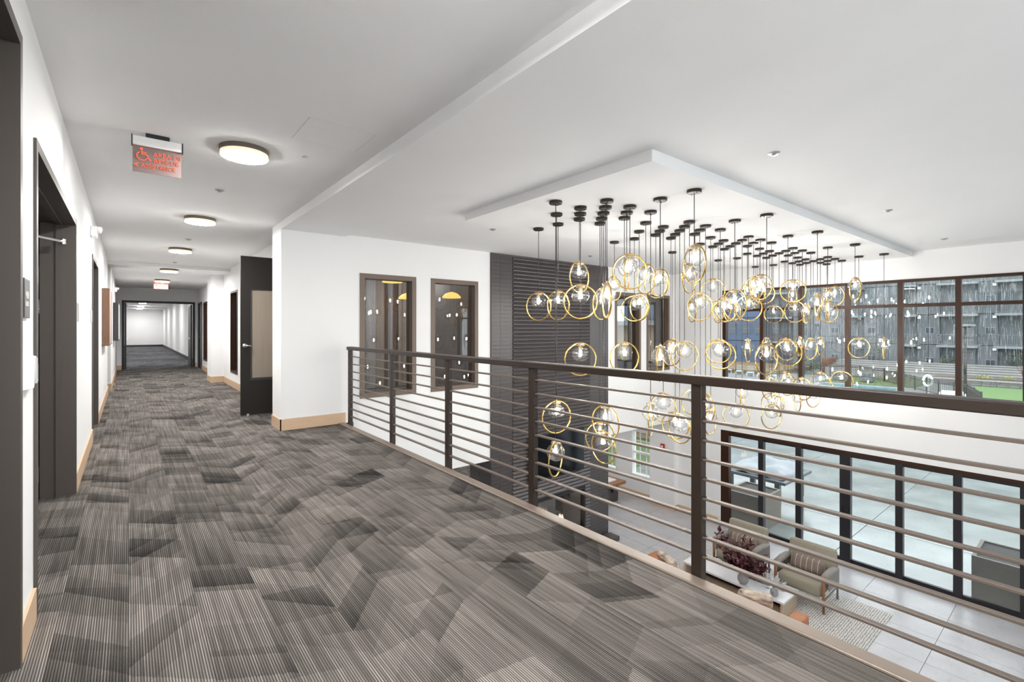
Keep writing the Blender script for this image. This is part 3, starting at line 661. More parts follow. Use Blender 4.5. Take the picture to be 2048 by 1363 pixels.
# ================================================================== TILED FIREPLACE
CX0, CX1 = 5.15, 8.42
fp = thing('fireplace', 'floor-to-ceiling brown-grey tiled fireplace chimney', 'fireplace', (0, YE, Z0))
FX0, FX1, FZ0, FZ1 = 6.20, 7.62, .40, 1.26         # firebox opening (local z above the lower floor)
core = wall_grid('y', -.018, .66, CX0, CX1, 0, -1.02 - Z0, [(FX0, FX1, FZ0, FZ1)])
core.v = [tuple(p) for p in core.v]; core.box(CX0, CX1, -.018, -.001, -1.02 - Z0, 2.783 - Z0)
ob('core', core, 'grout', fp)
RP = .0727
cols = [(5.152, 5.36), (5.36, 5.655), (7.80, 8.10), (8.10, 8.418)]
def flat_tile(wd): return MB().box(.0015, wd - .0015, -.012, 0, .002, RP - .002)
def ridge_tile(wd):
    z0, z1 = .003, RP - .003; h = z1 - z0
    pr = [(0, z0), (-.008, z0), (-.034, z0 + .24 * h), (-.036, z0 + .45 * h), (-.008, z1), (0, z1)]; n = len(pr)
    vs = [(x, p[0], p[1]) for x in (0, wd) for p in pr]
    return MB().add(vs, [(i, (i + 1) % n, n + (i + 1) % n, n + i) for i in range(n)] + [tuple(range(n - 1, -1, -1)), tuple(range(n, 2 * n))])
tmesh = {}
rows = int((2.783 - Z0) / RP)
single = 0; rest = MB(); restr = MB()
for r in range(rows - 1, -1, -1):
    z = r * RP
    segs = [(a, b, 'flat') for a, b in cols]
    if z + RP > FZ0 and z < FZ1: segs += [(5.655, FX0 - .03, 'ridge'), (FX1 + .03, 7.80, 'ridge')]
    else: segs += [(5.655, 7.80, 'ridge')]
    for a, b, kd in segs:
        wd = round(b - a, 3)
        if single < 300:
            key = (kd, wd)
            if key not in tmesh: tmesh[key] = (flat_tile(wd) if kd == 'flat' else ridge_tile(wd)).mesh('tile')
            link('tile', tmesh[key], 'tile', fp, (a, -.018, z)); single += 1
        else:
            mb = flat_tile(wd) if kd == 'flat' else ridge_tile(wd)
            rest.add([(p[0] + a, p[1] - .018, p[2] + z) for p in mb.v], mb.f)
# side faces of the chimney under the soffit
for r in range(int((-1.02 - Z0) / RP)):
    for q in range(2): rest.box(CX0 - .010, CX0, -.016 + q * .335, .315 + q * .335, r * RP + .002, r * RP + RP - .002)
for r in range(int((-1.02 - Z0) / RP)): rest.box(CX1, CX1 + .01, -.016, .655, r * RP + .002, r * RP + RP - .002)
o = ob('tile_courses', rest, 'tile', fp); o['kind'] = 'stuff'
# firebox
for a, b, c, d, n in ((FX0 - .03, FX0 + .02, FZ0 - .03, FZ1 + .03, 'frame_side'), (FX1 - .02, FX1 + .03, FZ0 - .03, FZ1 + .03, 'frame_side'), (FX0 + .02, FX1 - .02, FZ1 - .02, FZ1 + .03, 'frame_top'), (FX0 + .02, FX1 - .02, FZ0 - .03, FZ0 + .02, 'frame_bottom')):
    ob(n, MB().box(a, b, -.05, .06, c, d), 'black', fp)
ob('fire_glass', MB().box(FX0 + .02, FX1 - .02, .0, .004, FZ0 + .02, FZ1 - .02), 'pane_in', fp)
ob('fire_glass', MB().box(FX0 + .02, FX1 - .02, .60, .604, FZ0 + .02, FZ1 - .02), 'pane_in', fp)
ob('burner', MB().box(FX0 + .2, FX1 - .2, .22, .42, FZ0, FZ0 + .10), 'steel_dark', fp)
cr = MB()
for i in range(120):
    x = random.uniform(FX0 + .22, FX1 - .22); y = random.uniform(.24, .40); r = random.uniform(.012, .03)
    cr.obox((x, y, FZ0 + .10 + r * .5), (r, r, r), Matrix.Rotation(random.random() * 3, 3, 'Z') @ Matrix.Rotation(random.random(), 3, 'X'))
o = ob('fire_glass_chips', cr, 'firebed', fp); o['kind'] = 'stuff'
flm = MB().lathe([(.010, 0), (.022, .05), (.016, .12), (.002, .22)], 8).mesh('flame', True)
for i in range(14): link('flame', flm, 'fire', fp, (FX0 + .26 + i * .068, .32 + .03 * math.sin(i * 2.1), FZ0 + .10), (0, .05 * math.sin(i), 0)).scale = (1, 1, .6 + .5 * ((i * 37) % 10) / 10)
ob('hearth', MB().box(CX0 - .02, CX1 + .02, -.33, -.055, 0, .10), 'tile', fp)
# tv
tv = thing('television', 'large black television mounted on the tiled chimney', 'television', (6.02, 6.97, -1.585))
ob('cabinet', MB().pad(0, 1.545, 0, .045, 0, .885, .006, 2), 'black', tv)
ob('screen', MB().box(.018, 1.527, -.003, .001, .022, .867), 'tv', tv)
ob('mount', MB().box(.4, 1.1, .045, .055, .2, .7), 'steel_dark', tv)
# bench behind the chimney
b = thing('bench', 'tiled bench with a wooden seat behind the chimney', 'bench', (8.6, 8.33, Z0))
ob('plinth', MB().box(0, 1.78, .0, .6, 0, .40), 'tile', b); ob('seat', MB().pad(-.1, 2.0, -.10, .62, .44, .52, .008, 2), 'walnut', b)
ob('bracket', MB().box(1.5, 1.53, -.05, .02, .28, .44).box(.3, .33, -.05, .02, .28, .44), 'black', b)
tag(ob('stone_slab', MB().pad(8.6, 10.4, 8.4, 8.9, Z0 + .52, Z0 + .55, .004, 1), 'quartz'), 'white stone slab lying on the wooden bench', 'slab')

# ================================================================== PENDANT LIGHTS
PT = """4.12,2.415,0,63 4.12,2.78,2,24 3.75,3.15,1,54 4.12,3.15,0,141 4.485,3.15,3,27 3.94,3.33,3,90 4.3,3.33,0,30 3.75,3.51,1,144 4.12,3.51,4,87 4.49,3.51,2,156 3.94,3.69,2,150 4.3,3.69,1,75 3.75,3.875,3,165 4.12,3.875,0,6 4.485,3.875,4,150 4.12,4.23,1,93 4.12,4.59,1,108 5.635,2.415,2,165 5.635,2.78,1,72 5.265,3.15,0,6 5.635,3.15,3,63 6,3.15,2,117 5.455,3.33,2,150 5.815,3.33,1,87 5.265,3.51,3,90 5.635,3.51,4,81 6.005,3.51,3,138 5.455,3.69,0,72 5.815,3.69,4,105 5.265,3.875,1,78 5.635,3.875,0,162 6,3.875,2,78 5.635,4.23,1,129 5.635,4.59,0,6 7.15,2.415,1,27 7.15,2.78,2,132 6.78,3.15,1,135 7.15,3.15,0,75 7.515,3.15,4,156 6.97,3.33,3,18 7.33,3.33,0,69 6.78,3.51,1,60 7.15,3.51,4,114 7.52,3.51,2,36 6.97,3.69,2,102 7.33,3.69,1,57 6.78,3.875,4,18 7.15,3.875,0,102 7.515,3.875,1,130 7.15,4.23,1,51 7.15,4.59,2,9 8.665,2.415,0,39 8.665,2.78,1,12 8.295,3.15,0,111 8.665,3.15,3,72 9.03,3.15,2,171 8.485,3.33,2,75 8.845,3.33,1,81 8.295,3.51,3,168 8.665,3.51,4,33 9.035,3.51,3,159 8.485,3.69,0,132 8.845,3.69,4,100 8.295,3.875,0,177 8.665,3.875,0,66 9.03,3.875,2,0 8.665,4.23,1,42 8.665,4.59,1,57 10.18,2.415,2,18 10.18,2.78,2,135 9.81,3.15,1,138 10.18,3.15,0,69 10.545,3.15,3,93 10,3.33,3,72 10.36,3.33,0,40 9.81,3.51,1,39 10.18,3.51,4,162 10.55,3.51,2,36 10,3.69,2,33 10.36,3.69,1,36 9.81,3.875,3,66 10.18,3.875,0,177 10.545,3.875,2,6 10.18,4.23,1,93 10.18,4.59,0,45 3.385,3.51,4,24 4.9,3.51,0,72 6.415,3.51,4,3 7.93,3.51,0,51 9.445,3.51,4,36 10.87,3.51,0,45"""
LEV = [2.06, 1.745, 1.115, .465, .14]
TIER = ['top', 'second', 'middle', 'fourth', 'lowest']
RR = .180
ring_me = MB().tube([(RR * math.sin(2 * PI * i / 44), 0, -RR + RR * math.cos(2 * PI * i / 44)) for i in range(44)], .0085, 8, True).mesh('ring', True)
can_me = MB().lathe([(.067, 0), (.067, -.024), (.062, -.029), (.004, -.030)], 24).mesh('canopy', False)
scr_me = MB().sphere((0, 0, 0), .006, 8, 6).mesh('canopy_screw', True)
sock_me = MB().lathe([(.004, .018), (.008, -.004), (.046, -.012), (.048, -.028), (.022, -.032), (.022, -.072), (.006, -.074)], 18).mesh('socket', True)
gl = MB().sphere((0, 0, -.117), .092, 26, 16, (1, 1, .97))
globe_me = gl.mesh('globe', True)
bulb_me = MB().lathe([(.004, -.074), (.013, -.085), (.012, -.138), (.003, -.147)], 7).mesh('bulb', True)
rods = [MB().cyl((0, 0, 0), (0, 0, ZP - .028 - (z + .117)), .0038, 6).mesh('stem', True) for z in LEV]
pl = []
for s in PT.split():
    x, y, l, k = s.split(','); pl.append((float(x), float(y), int(l), int(k)))
def scr_u(x, y):
    d = x * math.sin(YAW) + y * math.cos(YAW); return (x * math.cos(YAW) - y * math.sin(YAW)) / d
def seen(k, x, y):
    a = math.radians(k); vx, vy = x / math.hypot(x, y), y / math.hypot(x, y)
    s = abs(math.cos(a) * -vy + math.sin(a) * vx)
    return 'turned edge-on' if s < .33 else ('half turned' if s < .8 else 'facing square on')
for l in range(5):
    row = sorted([p for p in pl if p[2] == l], key=lambda p: scr_u(p[0], p[1]))
    for i, (x, y, _, k) in enumerate(row):
        z = LEV[l] + .117
        lab = 'clear globe pendant, gold ring %s, %s from the left in the %s tier' % (seen(k, x, y), ORD[i], TIER[l])
        t = thing('globe_pendant', lab, 'pendant light', (x, y, z), math.radians(k), 'gold ring globe pendants over the lounge')
        link('ring', ring_me, 'brass', t); link('socket', sock_me, 'cap', t); link('globe', globe_me, 'globe', t); link('bulb', bulb_me, 'bulb', t)
        link('stem', rods[l], 'cord', t)
        c = link('canopy', can_me, 'canopy', t, (0, 0, ZP - z))
        for sx in (-1, 1): link('screw', scr_me, 'black', c, (sx * .042, 0, -.032))

# ================================================================== CORRIDOR CEILING LAMPS
rim = MB().lathe([(.18, 0), (.18, -.034), (.176, -.036), (.10, -.036)], 40).mesh('rim'); sid = MB().lathe([(.174, -.034), (.174, -.062), (.15, -.064)], 40).mesh('frosted_side'); dif = MB().lathe([(.168, -.0645), (.168, -.0665), (.01, -.067)], 40).mesh('diffuser')
ln = ['round ceiling lamp just outside the frame behind the camera', 'round ceiling lamp above the camera', 'largest round ceiling lamp, beside the red rescue sign', 'second round corridor ceiling lamp from the camera', 'third round corridor ceiling lamp from the camera', 'fourth round corridor ceiling lamp from the camera', 'farthest round corridor ceiling lamp, over the exit sign']
for i, y in enumerate([-1.80, 1.30, 4.40, 7.51, 10.62, 13.74, 16.83]):
    t = thing('ceiling_lamp', ln[i], 'ceiling lamp', (.735, y, ZC if y < 13.4 else 2.78), 0, 'round corridor ceiling lamps')
    link('rim', rim, 'disc_rim', t); link('frosted_side', sid, 'disc_edge', t); link('diffuser', dif, 'disc', t)
for i, y in enumerate([24, 29, 34, 39, 44]):
    t = thing('ceiling_lamp', '%s round lamp in the far hall beyond the double doors' % ORD[i], 'ceiling lamp', (.6, y, 2.85), 0, 'far hall lamps')
    link('rim', rim, 'disc_rim', t); link('diffuser', dif, 'disc', t)
small = MB().lathe([(.09, 0), (.09, -.010), (.075, -.012)], 24).mesh('trim_ring'); smd = MB().lathe([(.072, -.008), (.072, -.013), (.01, -.0135)], 24).mesh('diffuser')
k_ = 0
for y in (8.6, 11.2, 13.8):  # lamps added to brighten the dark lounge behind the fireplace
    for x in (1.6, 4.2, 9.6):
        t = thing('fill_downlight', '%s added fill downlight in the low soffit behind the fireplace' % ORD[k_], 'downlight', (x, y, -1.02), 0, 'added lounge soffit downlights'); k_ += 1
        link('trim_ring', small, 'white_plastic', t); link('diffuser', smd, 'disc', t)
for k_, (x, y) in enumerate([(3.1, 9.6), (4.1, 9.6), (5.1, 9.6)]):  # lamps added out of sight to light up the drapes
    t = thing('fill_downlight', '%s added unseen fill downlight in the meeting room ceiling before the drapes' % ORD[k_], 'downlight', (x, y, 2.70), 0, 'added meeting room downlights')
    link('trim_ring', small, 'white_plastic', t); link('diffuser', smd, 'disc', t)
# sprinkler heads / detectors
sp = MB().lathe([(.045, 0), (.045, -.005), (.03, -.012), (.010, -.014), (.010, -.018), (.018, -.020), (.018, -.022)], 18).mesh('escutcheon', False)
for x, y, z, lab in [(.744, 5.85, ZC, 'grey sprinkler rose on the corridor ceiling between the two nearest lamps'), (.76, 9.4, ZC, 'small sprinkler rose on the corridor ceiling past the second lamp'), (.79, 12.9, ZC, 'tiny sprinkler rose by the fourth corridor lamp'),
                     (3.98, 1.65, ZA, 'large round sprinkler cover on the ceiling right of the dropped panel corner'), (6.95, 1.61, ZA, 'middle sprinkler cover on the open ceiling right of the dropped panel'), (9.84, 1.58, ZA, 'small sprinkler cover on the ceiling nearest the window band'),
                     (3.97, 5.38, ZA, 'sprinkler rose on the ceiling left of the dropped panel'), (6.9, 6.2, ZA, 'sprinkler rose on the ceiling in front of the tiled chimney')]:
    tag(link('sprinkler_head', sp, 'white_plastic' if (z == ZA and y < 3) else 'steel', None, (x, y, z)), lab, 'sprinkler', 'ceiling sprinklers')
tag(ob('ceiling_tag', MB().box(1.15, 1.18, 4.24, 4.29, ZC - .004, ZC), 'steel'), 'tiny grey square tag on the corridor ceiling by the access panel', 'tag')

# ================================================================== SIGNS
t = thing('rescue_sign', 'red illuminated AREA OF RESCUE ASSISTANCE sign hanging from the corridor ceiling', 'sign', (.17, 4.507, ZC))
ob('mount', MB().pad(-.073, .073, -.022, .022, -.030, 0, .004, 2), 'frame_black', t)
ob('light_bar', MB().pad(-.152, .152, -.018, .018, -.098, -.028, .006, 2), 'white_plastic', t)
for x in (-.157, .152): ob('end_cap', MB().box(x, x + .006, -.02, .02, -.104, -.024), 'frame_black', t)
ob('trim_edge', MB().box(-.151, .147, -.004, .004, -.102, -.098), mat('maroon_strip', (.25, .03, .03), .4), t)
pn = ob('panel', MB().box(-.15, .146, -.003, .003, -.292, -.102), 'red_sign', t)
R90 = (PI / 2, 0, 0)
for body, x, z, s in (('AREA OF', .062, -.148, .044), ('RESCUE', .053, -.194, .044), ('ASSISTANCE', .005, -.241, .044)):
    text_mesh('lettering', body, s, 'red_glow', pn, (x, -.0045, z), R90, .0006, 'CENTER', 1.02 if body != 'ASSISTANCE' else .86)
# wheelchair symbol and arrow
sym = MB().cyl((-.098, -.005, -.118), (-.098, -.003, -.118), .009, 12)
sym.tube([(-.097, -.0045, -.130), (-.095, -.0045, -.158), (-.066, -.0045, -.160), (-.050, -.0045, -.194), (-.038, -.0045, -.194)], .004, 6)
sym.tube([(-.095, -.0045, -.143), (-.070, -.0045, -.145)], .0035, 6)
sym.tube([(-.093 + .032 * math.cos(a), -.0045, -.172 + .030 * math.sin(a)) for a in [math.radians(d) for d in range(120, 341, 20)]], .0035, 6)
ob('wheelchair_symbol', sym, 'red_glow', pn)
ob('arrow', MB().add([(-.146, -.0045, -.240), (-.112, -.0045, -.222), (-.124, -.0045, -.240), (-.112, -.0045, -.258), (-.146, -.0035, -.240), (-.112, -.0035, -.222), (-.124, -.0035, -.240), (-.112, -.0035, -.258)], [(0, 1, 2), (0, 2, 3), (4, 6, 5), (4, 7, 6), (0, 4, 5, 1), (0, 3, 7, 4), (1, 5, 6, 2), (2, 6, 7, 3)]), 'red_glow', pn)
t = thing('exit_sign', 'small red EXIT sign hanging at the far end of the corridor', 'sign', (.73, 17.3, 2.78))
ob('mount', MB().box(-.05, .05, -.02, .02, -.05, 0), 'white_plastic', t); h = ob('housing', MB().pad(-.175, .175, -.025, .025, -.24, -.05, .01, 2), 'exit_face', t)
text_mesh('lettering', 'EXIT', .165, 'exit_letters', h, (.01, -.028, -.147), R90, .001, 'CENTER', .8)
def plaque(y, z, w_, h_, lab, marks, m='plaque'):
    t = thing('room_sign', lab, 'sign', (XL, y, z)); p = ob('plate', MB().pad(0, .012, 0, w_, 0, h_, .002, 1), m, t)
    if marks:
        ob('edge_band', MB().box(.011, .0135, 0, .016, 0, h_), 'frame_black', p)
        ob('pictogram', MB().box(.012, .0135, .05, .125, h_ * .56, h_ * .68).box(.012, .0135, .065, .085, h_ * .50, h_ * .56).box(.012, .0135, .095, .12, h_ * .50, h_ * .56), 'plaque_text', p)
        ob('pictogram', MB().box(.012, .0135, .045, .125, h_ * .30, h_ * .33).box(.012, .0135, .045, .125, h_ * .40, h_ * .43).box(.012, .0135, .045, .062, h_ * .33, h_ * .40).box(.012, .0135, .075, .095, h_ * .33, h_ * .40).box(.012, .0135, .108, .125, h_ * .33, h_ * .40), 'plaque_text', p)
plaque(2.875, 1.445, .165, .17, 'dark grey room sign with pale pictograms between the two nearest doors', True)
plaque(5.58, 1.46, .16, .16, 'pale grey room sign just past the open doorway', False, mat('pale_grey_plaque', (.42, .42, .42), .5))
plaque(7.55, 1.47, .16, .15, 'pale grey room sign just before the narrow brown door frame', False, mat('light_grey_plaque', (.48, .48, .48), .5))
t = thing('card_reader', 'white wedge-shaped wall reader below the grey room sign', 'card reader', (XL, 2.945, 1.13))
ob('body', MB().add([(0, 0, 0), (.035, 0, .008), (.035, .0, .145), (0, 0, .15), (0, .16, 0), (.02, .16, .012), (.026, .16, .14), (0, .16, .15)], [(0, 1, 2, 3), (4, 7, 6, 5), (1, 5, 6, 2), (0, 4, 5, 1), (3, 2, 6, 7), (0, 3, 7, 4)]), 'white_plastic', t)
ob('face_strip', MB().box(.028, .034, .10, .125, .02, .135), mat('reader_grey', (.5, .5, .5), .4), t); ob('indicator', MB().sphere((.030, .135, .03), .006, 8, 6), 'chrome', t)
def em_light(y, z, lab, x=XL):
    t = thing('emergency_light', lab, 'emergency light', (x, y, z)); ob('body', MB().pad(0, .06, 0, .22, 0, .12, .015, 3), 'white_plastic', t)
    for q in (.05, .17): ob('lamp_head', MB().cyl((.05, q, .10), (.10, q, .085), .03, 12), 'white_plastic', t, True)
em_light(7.55, 2.50, 'white emergency light high on the wall above the pale signs'); em_light(17.0, 2.40, 'small emergency light at the far end of the left wall', XL + .04)
t = thing('wall_art', 'deep walnut-edged canvas on the left wall past the brown door', 'wall art', (XL, 10.62, 1.10)); ob('frame', MB().box(0, .10, 0, 1.5, 0, .98), 'art_wood', t); ob('canvas', MB().box(.10, .104, .03, 1.47, .03, .95), 'art_face', t)
t = thing('wall_art', 'charcoal-edged canvas on the far part of the left wall', 'wall art', (XL + .04, 15.9, 1.08)); ob('frame', MB().box(0, .11, 0, 1.5, 0, .98), 'art_grey', t); ob('canvas', MB().box(.11, .113, .03, 1.47, .03, .95), 'white_plastic', t)
t = thing('fire_alarm', 'red fire alarm box on the lower pilaster', 'fire alarm', (10.88, 7.2, -1.75)); ob('box', MB().pad(-.05, 0, 0, .11, 0, .14, .008, 2), 'alarm_red', t); ob('strobe', MB().pad(-.07, -.05, .03, .08, .04, .10, .006, 2), 'white_plastic', t)
t = thing('thermostat', 'pale wall thermostat box on the lower window wall', 'thermostat', (XW, 7.95, -1.30)); ob('body', MB().pad(-.03, 0, 0, .16, 0, .12, .006, 2), 'white_plastic', t); ob('display', MB().box(-.032, -.03, .03, .13, .05, .1), 'plaque', t)

# ================================================================== LOUNGE FURNITURE
tag(ob('area_rug', MB().pad(6.55, 9.72, 2.19, 5.45, Z0, Z0 + .012, .004, 1), 'rug'), 'cream rug with dark stitched lines under the armchairs', 'rug')
ZF = Z0 + .012
def armchair(loc, lab):
    t = thing('armchair', lab, 'armchair', loc, 0, 'pair of grey armchairs')
    for sy in (-1, 1):
        ob('front_leg', MB().tube([(-.33, sy * .37, 0), (-.335, sy * .37, .45), (-.335, sy * .37, .585)], [.018, .024, .026], 10), 'walnut', t, True)
        ob('knob', MB().sphere((-.336, sy * .37, .60), .030, 12, 8), 'walnut', t, True)
        ob('rear_leg', MB().tube([(.37, sy * .355, 0), (.33, sy * .36, .40), (.30, sy * .36, .62)], [.016, .022, .02], 10), 'linen2', t, True)
        # arm: fabric sling rolled over a rail
        arm = MB().tube([(-.31, sy * .365, .57), (-.1, sy * .365, .585), (.12, sy * .365, .57), (.29, sy * .36, .53)], [.050, .058, .058, .045], 14)
        ob('arm', arm, 'linen2', t, True)
        ob('arm_wrap', MB().box(-.20, .27, sy * .405 - .006, sy * .405 + .006, .33, .575), 'linen2', t)
        ob('side_rail', MB().tube([(-.33, sy * .37, .20), (.35, sy * .357, .22)], .014, 8), 'walnut' if sy > 0 else 'linen2', t, True)
    ob('front_rail', MB().tube([(-.33, -.37, .19), (-.33, .37, .19)], .017, 8), 'walnut', t, True)
    ob('seat', MB().pad(-.345, .26, -.335, .335, .235, .44, .05, 4), 'linen', t, True)
    bk = MB().pad(-.075, .075, -.37, .37, 0, .50, .055, 4); bk.xf(Matrix.Translation((.20, 0, .37)) @ Matrix.Rotation(math.radians(12), 4, 'Y'))
    ob('back', bk, 'linen', t, True)
    return t
for y, lab, pl_ in ((3.27, 'grey armchair on the rug nearest the camera, before the middle glass door', 'striped taupe lumbar pillow on the nearer armchair'), (4.40, 'grey armchair farther from the camera, partly behind the burgundy plant', 'striped taupe lumbar pillow on the farther armchair')):
    armchair((9.18, y, ZF), lab)
    p = MB(); nu, nv = 14, 8; vs = []; fs = []
    for sgn in (1, -1):
        for i in range(nu + 1):
            for j in range(nv + 1):
                a, b = -1 + 2 * i / nu, -1 + 2 * j / nv; th = .068 * (max(0, 1 - a ** 4) * max(0, 1 - b ** 4)) ** .5
                vs.append((sgn * th, a * .265 * (1 - .05 * b * b), b * .125 * (1 - .06 * a * a)))
    n1 = (nu + 1) * (nv + 1)
    for q in range(2):
        for i in range(nu):
            for j in range(nv):
                a = q * n1 + i * (nv + 1) + j; f_ = (a, a + nv + 1, a + nv + 2, a + 1); fs.append(f_ if q == 0 else f_[::-1])
    p.add(vs, fs); p.xf(Matrix.Rotation(math.radians(20), 4, 'Y'))
    tag(ob('lumbar_pillow', p, 'pillow', None, True, (9.18 + .045, y, ZF + .565)), pl_, 'pillow', 'lumbar pillows')
# coffee table
t = thing('coffee_table', 'low coffee table with white stone top and pale oak sides', 'coffee table', (8.15, 3.23, ZF))
ob('top', MB().pad(0, .60, 0, 1.78, .245, .283, .004, 1), 'quartz', t)
ob('end_panel', MB().box(.02, .58, .02, .06, 0, .245), 'oak', t); ob('end_panel', MB().box(.02, .58, 1.72, 1.76, 0, .245), 'oak', t); ob('back_panel', MB().box(.30, .33, .06, 1.72, 0, .245), 'black', t); ob('shelf', MB().box(.02, .58, .06, 1.72, .02, .05), 'oak', t)
ZT = ZF + .283
tag(ob('tray', MB().pad(8.50, 8.72, 3.66, 4.02, ZT, ZT + .012, .004, 1), mat('dark_tray', (.10, .10, .11), .3)), 'dark tray under the small pewter pieces', 'tray')
pc = MB().lathe([(.016, 0), (.017, .008), (.008, .018), (.007, .055), (.013, .062), (.009, .075), (.003, .085)], 10).mesh('chess_piece', True)
for i in range(14):
    o = tag(link('chess_piece', pc, 'piece', None, (8.525 + .055 * (i % 4), 3.69 + .09 * (i // 4) + .02 * (i % 3), ZT + .012)), 'small pewter piece standing on the dark tray', 'chess piece', 'pewter pieces on the tray'); o.scale = (1.25, 1.25, 1.0 + .7 * ((i * 7) % 5) / 5)
# plants
def leaf(mb, p, d, L, wd, up):
    d = d.normalized(); s = d.cross(Vector((0, 0, 1)));
    if s.length < .1: s = Vector((1, 0, 0))
    s.normalize(); n = s.cross(d)
    a = p; b_ = p + d * L * .5 + s * wd + n * .15 * wd; c_ = p + d * L; e = p + d * L * .5 - s * wd + n * .15 * wd; m_ = p + d * L * .5 - n * .1 * wd
    mb.add([a, b_, c_, e, m_], [(0, 1, 4), (1, 2, 4), (2, 3, 4), (3, 0, 4)])
t = thing('potted_plant', 'burgundy-leaved plant in a grey vase on the coffee table', 'plant', (8.24, 3.92, ZT))
ob('vase', MB().lathe([(.05, 0), (.085, .05), (.09, .11), (.055, .17), (.06, .19)], 18), 'vase', t, True)
st = MB(); lv = MB()
for i in range(26):
    a = random.uniform(0, 2 * PI); rr = random.uniform(.10, .44); hh = random.uniform(.06, .50)
    if i < 4: a, rr, hh = PI * .75 + i * .18, .42 + .05 * i, .72 - .06 * i
    tip = Vector((rr * math.cos(a), rr * math.sin(a), .18 + hh)); base = Vector((0, 0, .18)); mid = (base + tip) / 2 + Vector((0, 0, .10))
    P_ = [base.lerp(mid, q / 4).lerp(mid.lerp(tip, q / 4), q / 4) for q in range(5)]; st.tube(P_, .004, 5)
    for q in range(40):
        u = random.uniform(.30, 1.0); p = base.lerp(mid, u).lerp(mid.lerp(tip, u), u)
        leaf(lv, p, Vector((random.gauss(0, 1), random.gauss(0, 1), random.gauss(.2, .7))), random.uniform(.07, .115), random.uniform(.020, .032), 1)
ob('stems', st, 'stem', t); o = ob('foliage', lv, 'burgundy', t); o['kind'] = 'stuff'
t = thing('potted_plant', 'pale striped-leaf plant beside the burgundy one on the coffee table', 'plant', (8.26, 3.42, ZT))
ob('vase', MB().lathe([(.04, 0), (.06, .03), (.06, .08), (.045, .11)], 16), 'vase', t, True)
lv = MB()
for i in range(70):
    a = random.uniform(0, 2 * PI); e = random.uniform(.2, 1.2); d = Vector((math.cos(a) * math.cos(e), math.sin(a) * math.cos(e), math.sin(e)))
    leaf(lv, Vector((0, 0, .10)) + d * random.uniform(.02, .12), d + Vector((0, 0, -.2)), random.uniform(.09, .17), random.uniform(.014, .024), 1)
o = ob('foliage', lv, 'stripe_leaf', t); o['kind'] = 'stuff'
# leather sofa
t = thing('sofa', 'cognac leather sofa facing the armchairs, half hidden by the mezzanine edge', 'sofa', (7.0, 3.90, ZF))
ob('base', MB().pad(-.45, .42, -1.1, 1.1, .10, .26, .03, 3), 'leather', t, True)
ob('backrest', MB().pad(-.50, -.28, -1.15, 1.15, .26, .78, .06, 4), 'leather', t, True)
for sy in (-1, 1): ob('arm', MB().pad(-.46, .50, sy * 1.17 - .10, sy * 1.17 + .10, .10, .62, .035, 4), 'leather', t, True)
for q in (-.72, 0, .72): ob('seat_cushion', MB().pad(-.30, .44, q - .355, q + .355, .26, .42, .05, 4), 'leather', t, True)
for sx in (-.4, .38):
    for sy in (-1.0, 1.0): ob('foot', MB().cyl((sx, sy, 0), (sx, sy, .10), .02, 8), 'walnut', t)
for y, rz, lab in ((3.22, .5, 'cream brush-patterned cushion at the near end of the leather sofa'), (4.62, -.4, 'cream brush-patterned cushion at the far end of the leather sofa')):
    c_ = MB().pad(-.23, .23, -.07, .07, -.23, .23, .065, 5); c_.xf(Matrix.Rotation(rz + PI / 2, 4, 'Z') @ Matrix.Rotation(-.5, 4, 'X'))
    tag(ob('cushion', c_, 'cushion_art', None, True, (7.13, y, ZF + .42 + .235)), lab, 'cushion', 'sofa cushions')

# ================================================================== OUTSIDE
g = MB().box(XW + .22, 36.0, -12, 40, Z0 - .30, Z0 - .045)
patio = struct('ground_patio', g, 'joint', 'wet concrete patio outside the sliding doors', 'patio')
pv = MB().box(.008, 2.392, .008, 2.992, -.05, 0).mesh('paver')
for i in range(10):
    for j in range(-4, 9): link('paver', pv, 'concrete', patio, (XW + .24 + i * 2.4, .6 + j * 3.0, Z0 - .02))
struct('ground_deck', MB().box(35.3, 62, 6.6, 40, Z0 - .3, Z0 - .02), 'concrete_dry', 'pale pool deck in front of the fence', 'pool deck')
struct('ground_far', MB().box(36, 120, -60, 80, Z0 - .6, Z0 - .28), 'gravel', 'grey ground around the courtyard', 'ground')
struct('lawn_turf', MB().box(35.3, 53.7, -20, 6.6, Z0 - .3, Z0 - .01), 'turf', 'bright green turf beyond the pool fence', 'lawn')
struct('lawn_strip', MB().box(48, 58, 9.5, 16, Z0 - .02, Z0 + .02), 'lawn', 'dull green strip of grass behind the fence', 'lawn')
struct('ground_earth', MB().box(50, 62, 21, 40, Z0 - .02, Z0 + .35), 'earth', 'bare tan earth bank behind the loungers', 'ground')
t = thing('swimming_pool', 'turquoise pool in the courtyard seen through the window band', 'pool', (38.0, 10.0, Z0))
ob('water', MB().box(0, 8.6, 0, 5.2, -.02, -.005), 'water', t)
for a in ((-.3, 8.9, -.3, 0), (-.3, 8.9, 5.2, 5.5), (-.3, 0, 0, 5.2), (8.6, 8.9, 0, 5.2)): ob('coping', MB().box(*a, -.02, .02), 'terrace', t)
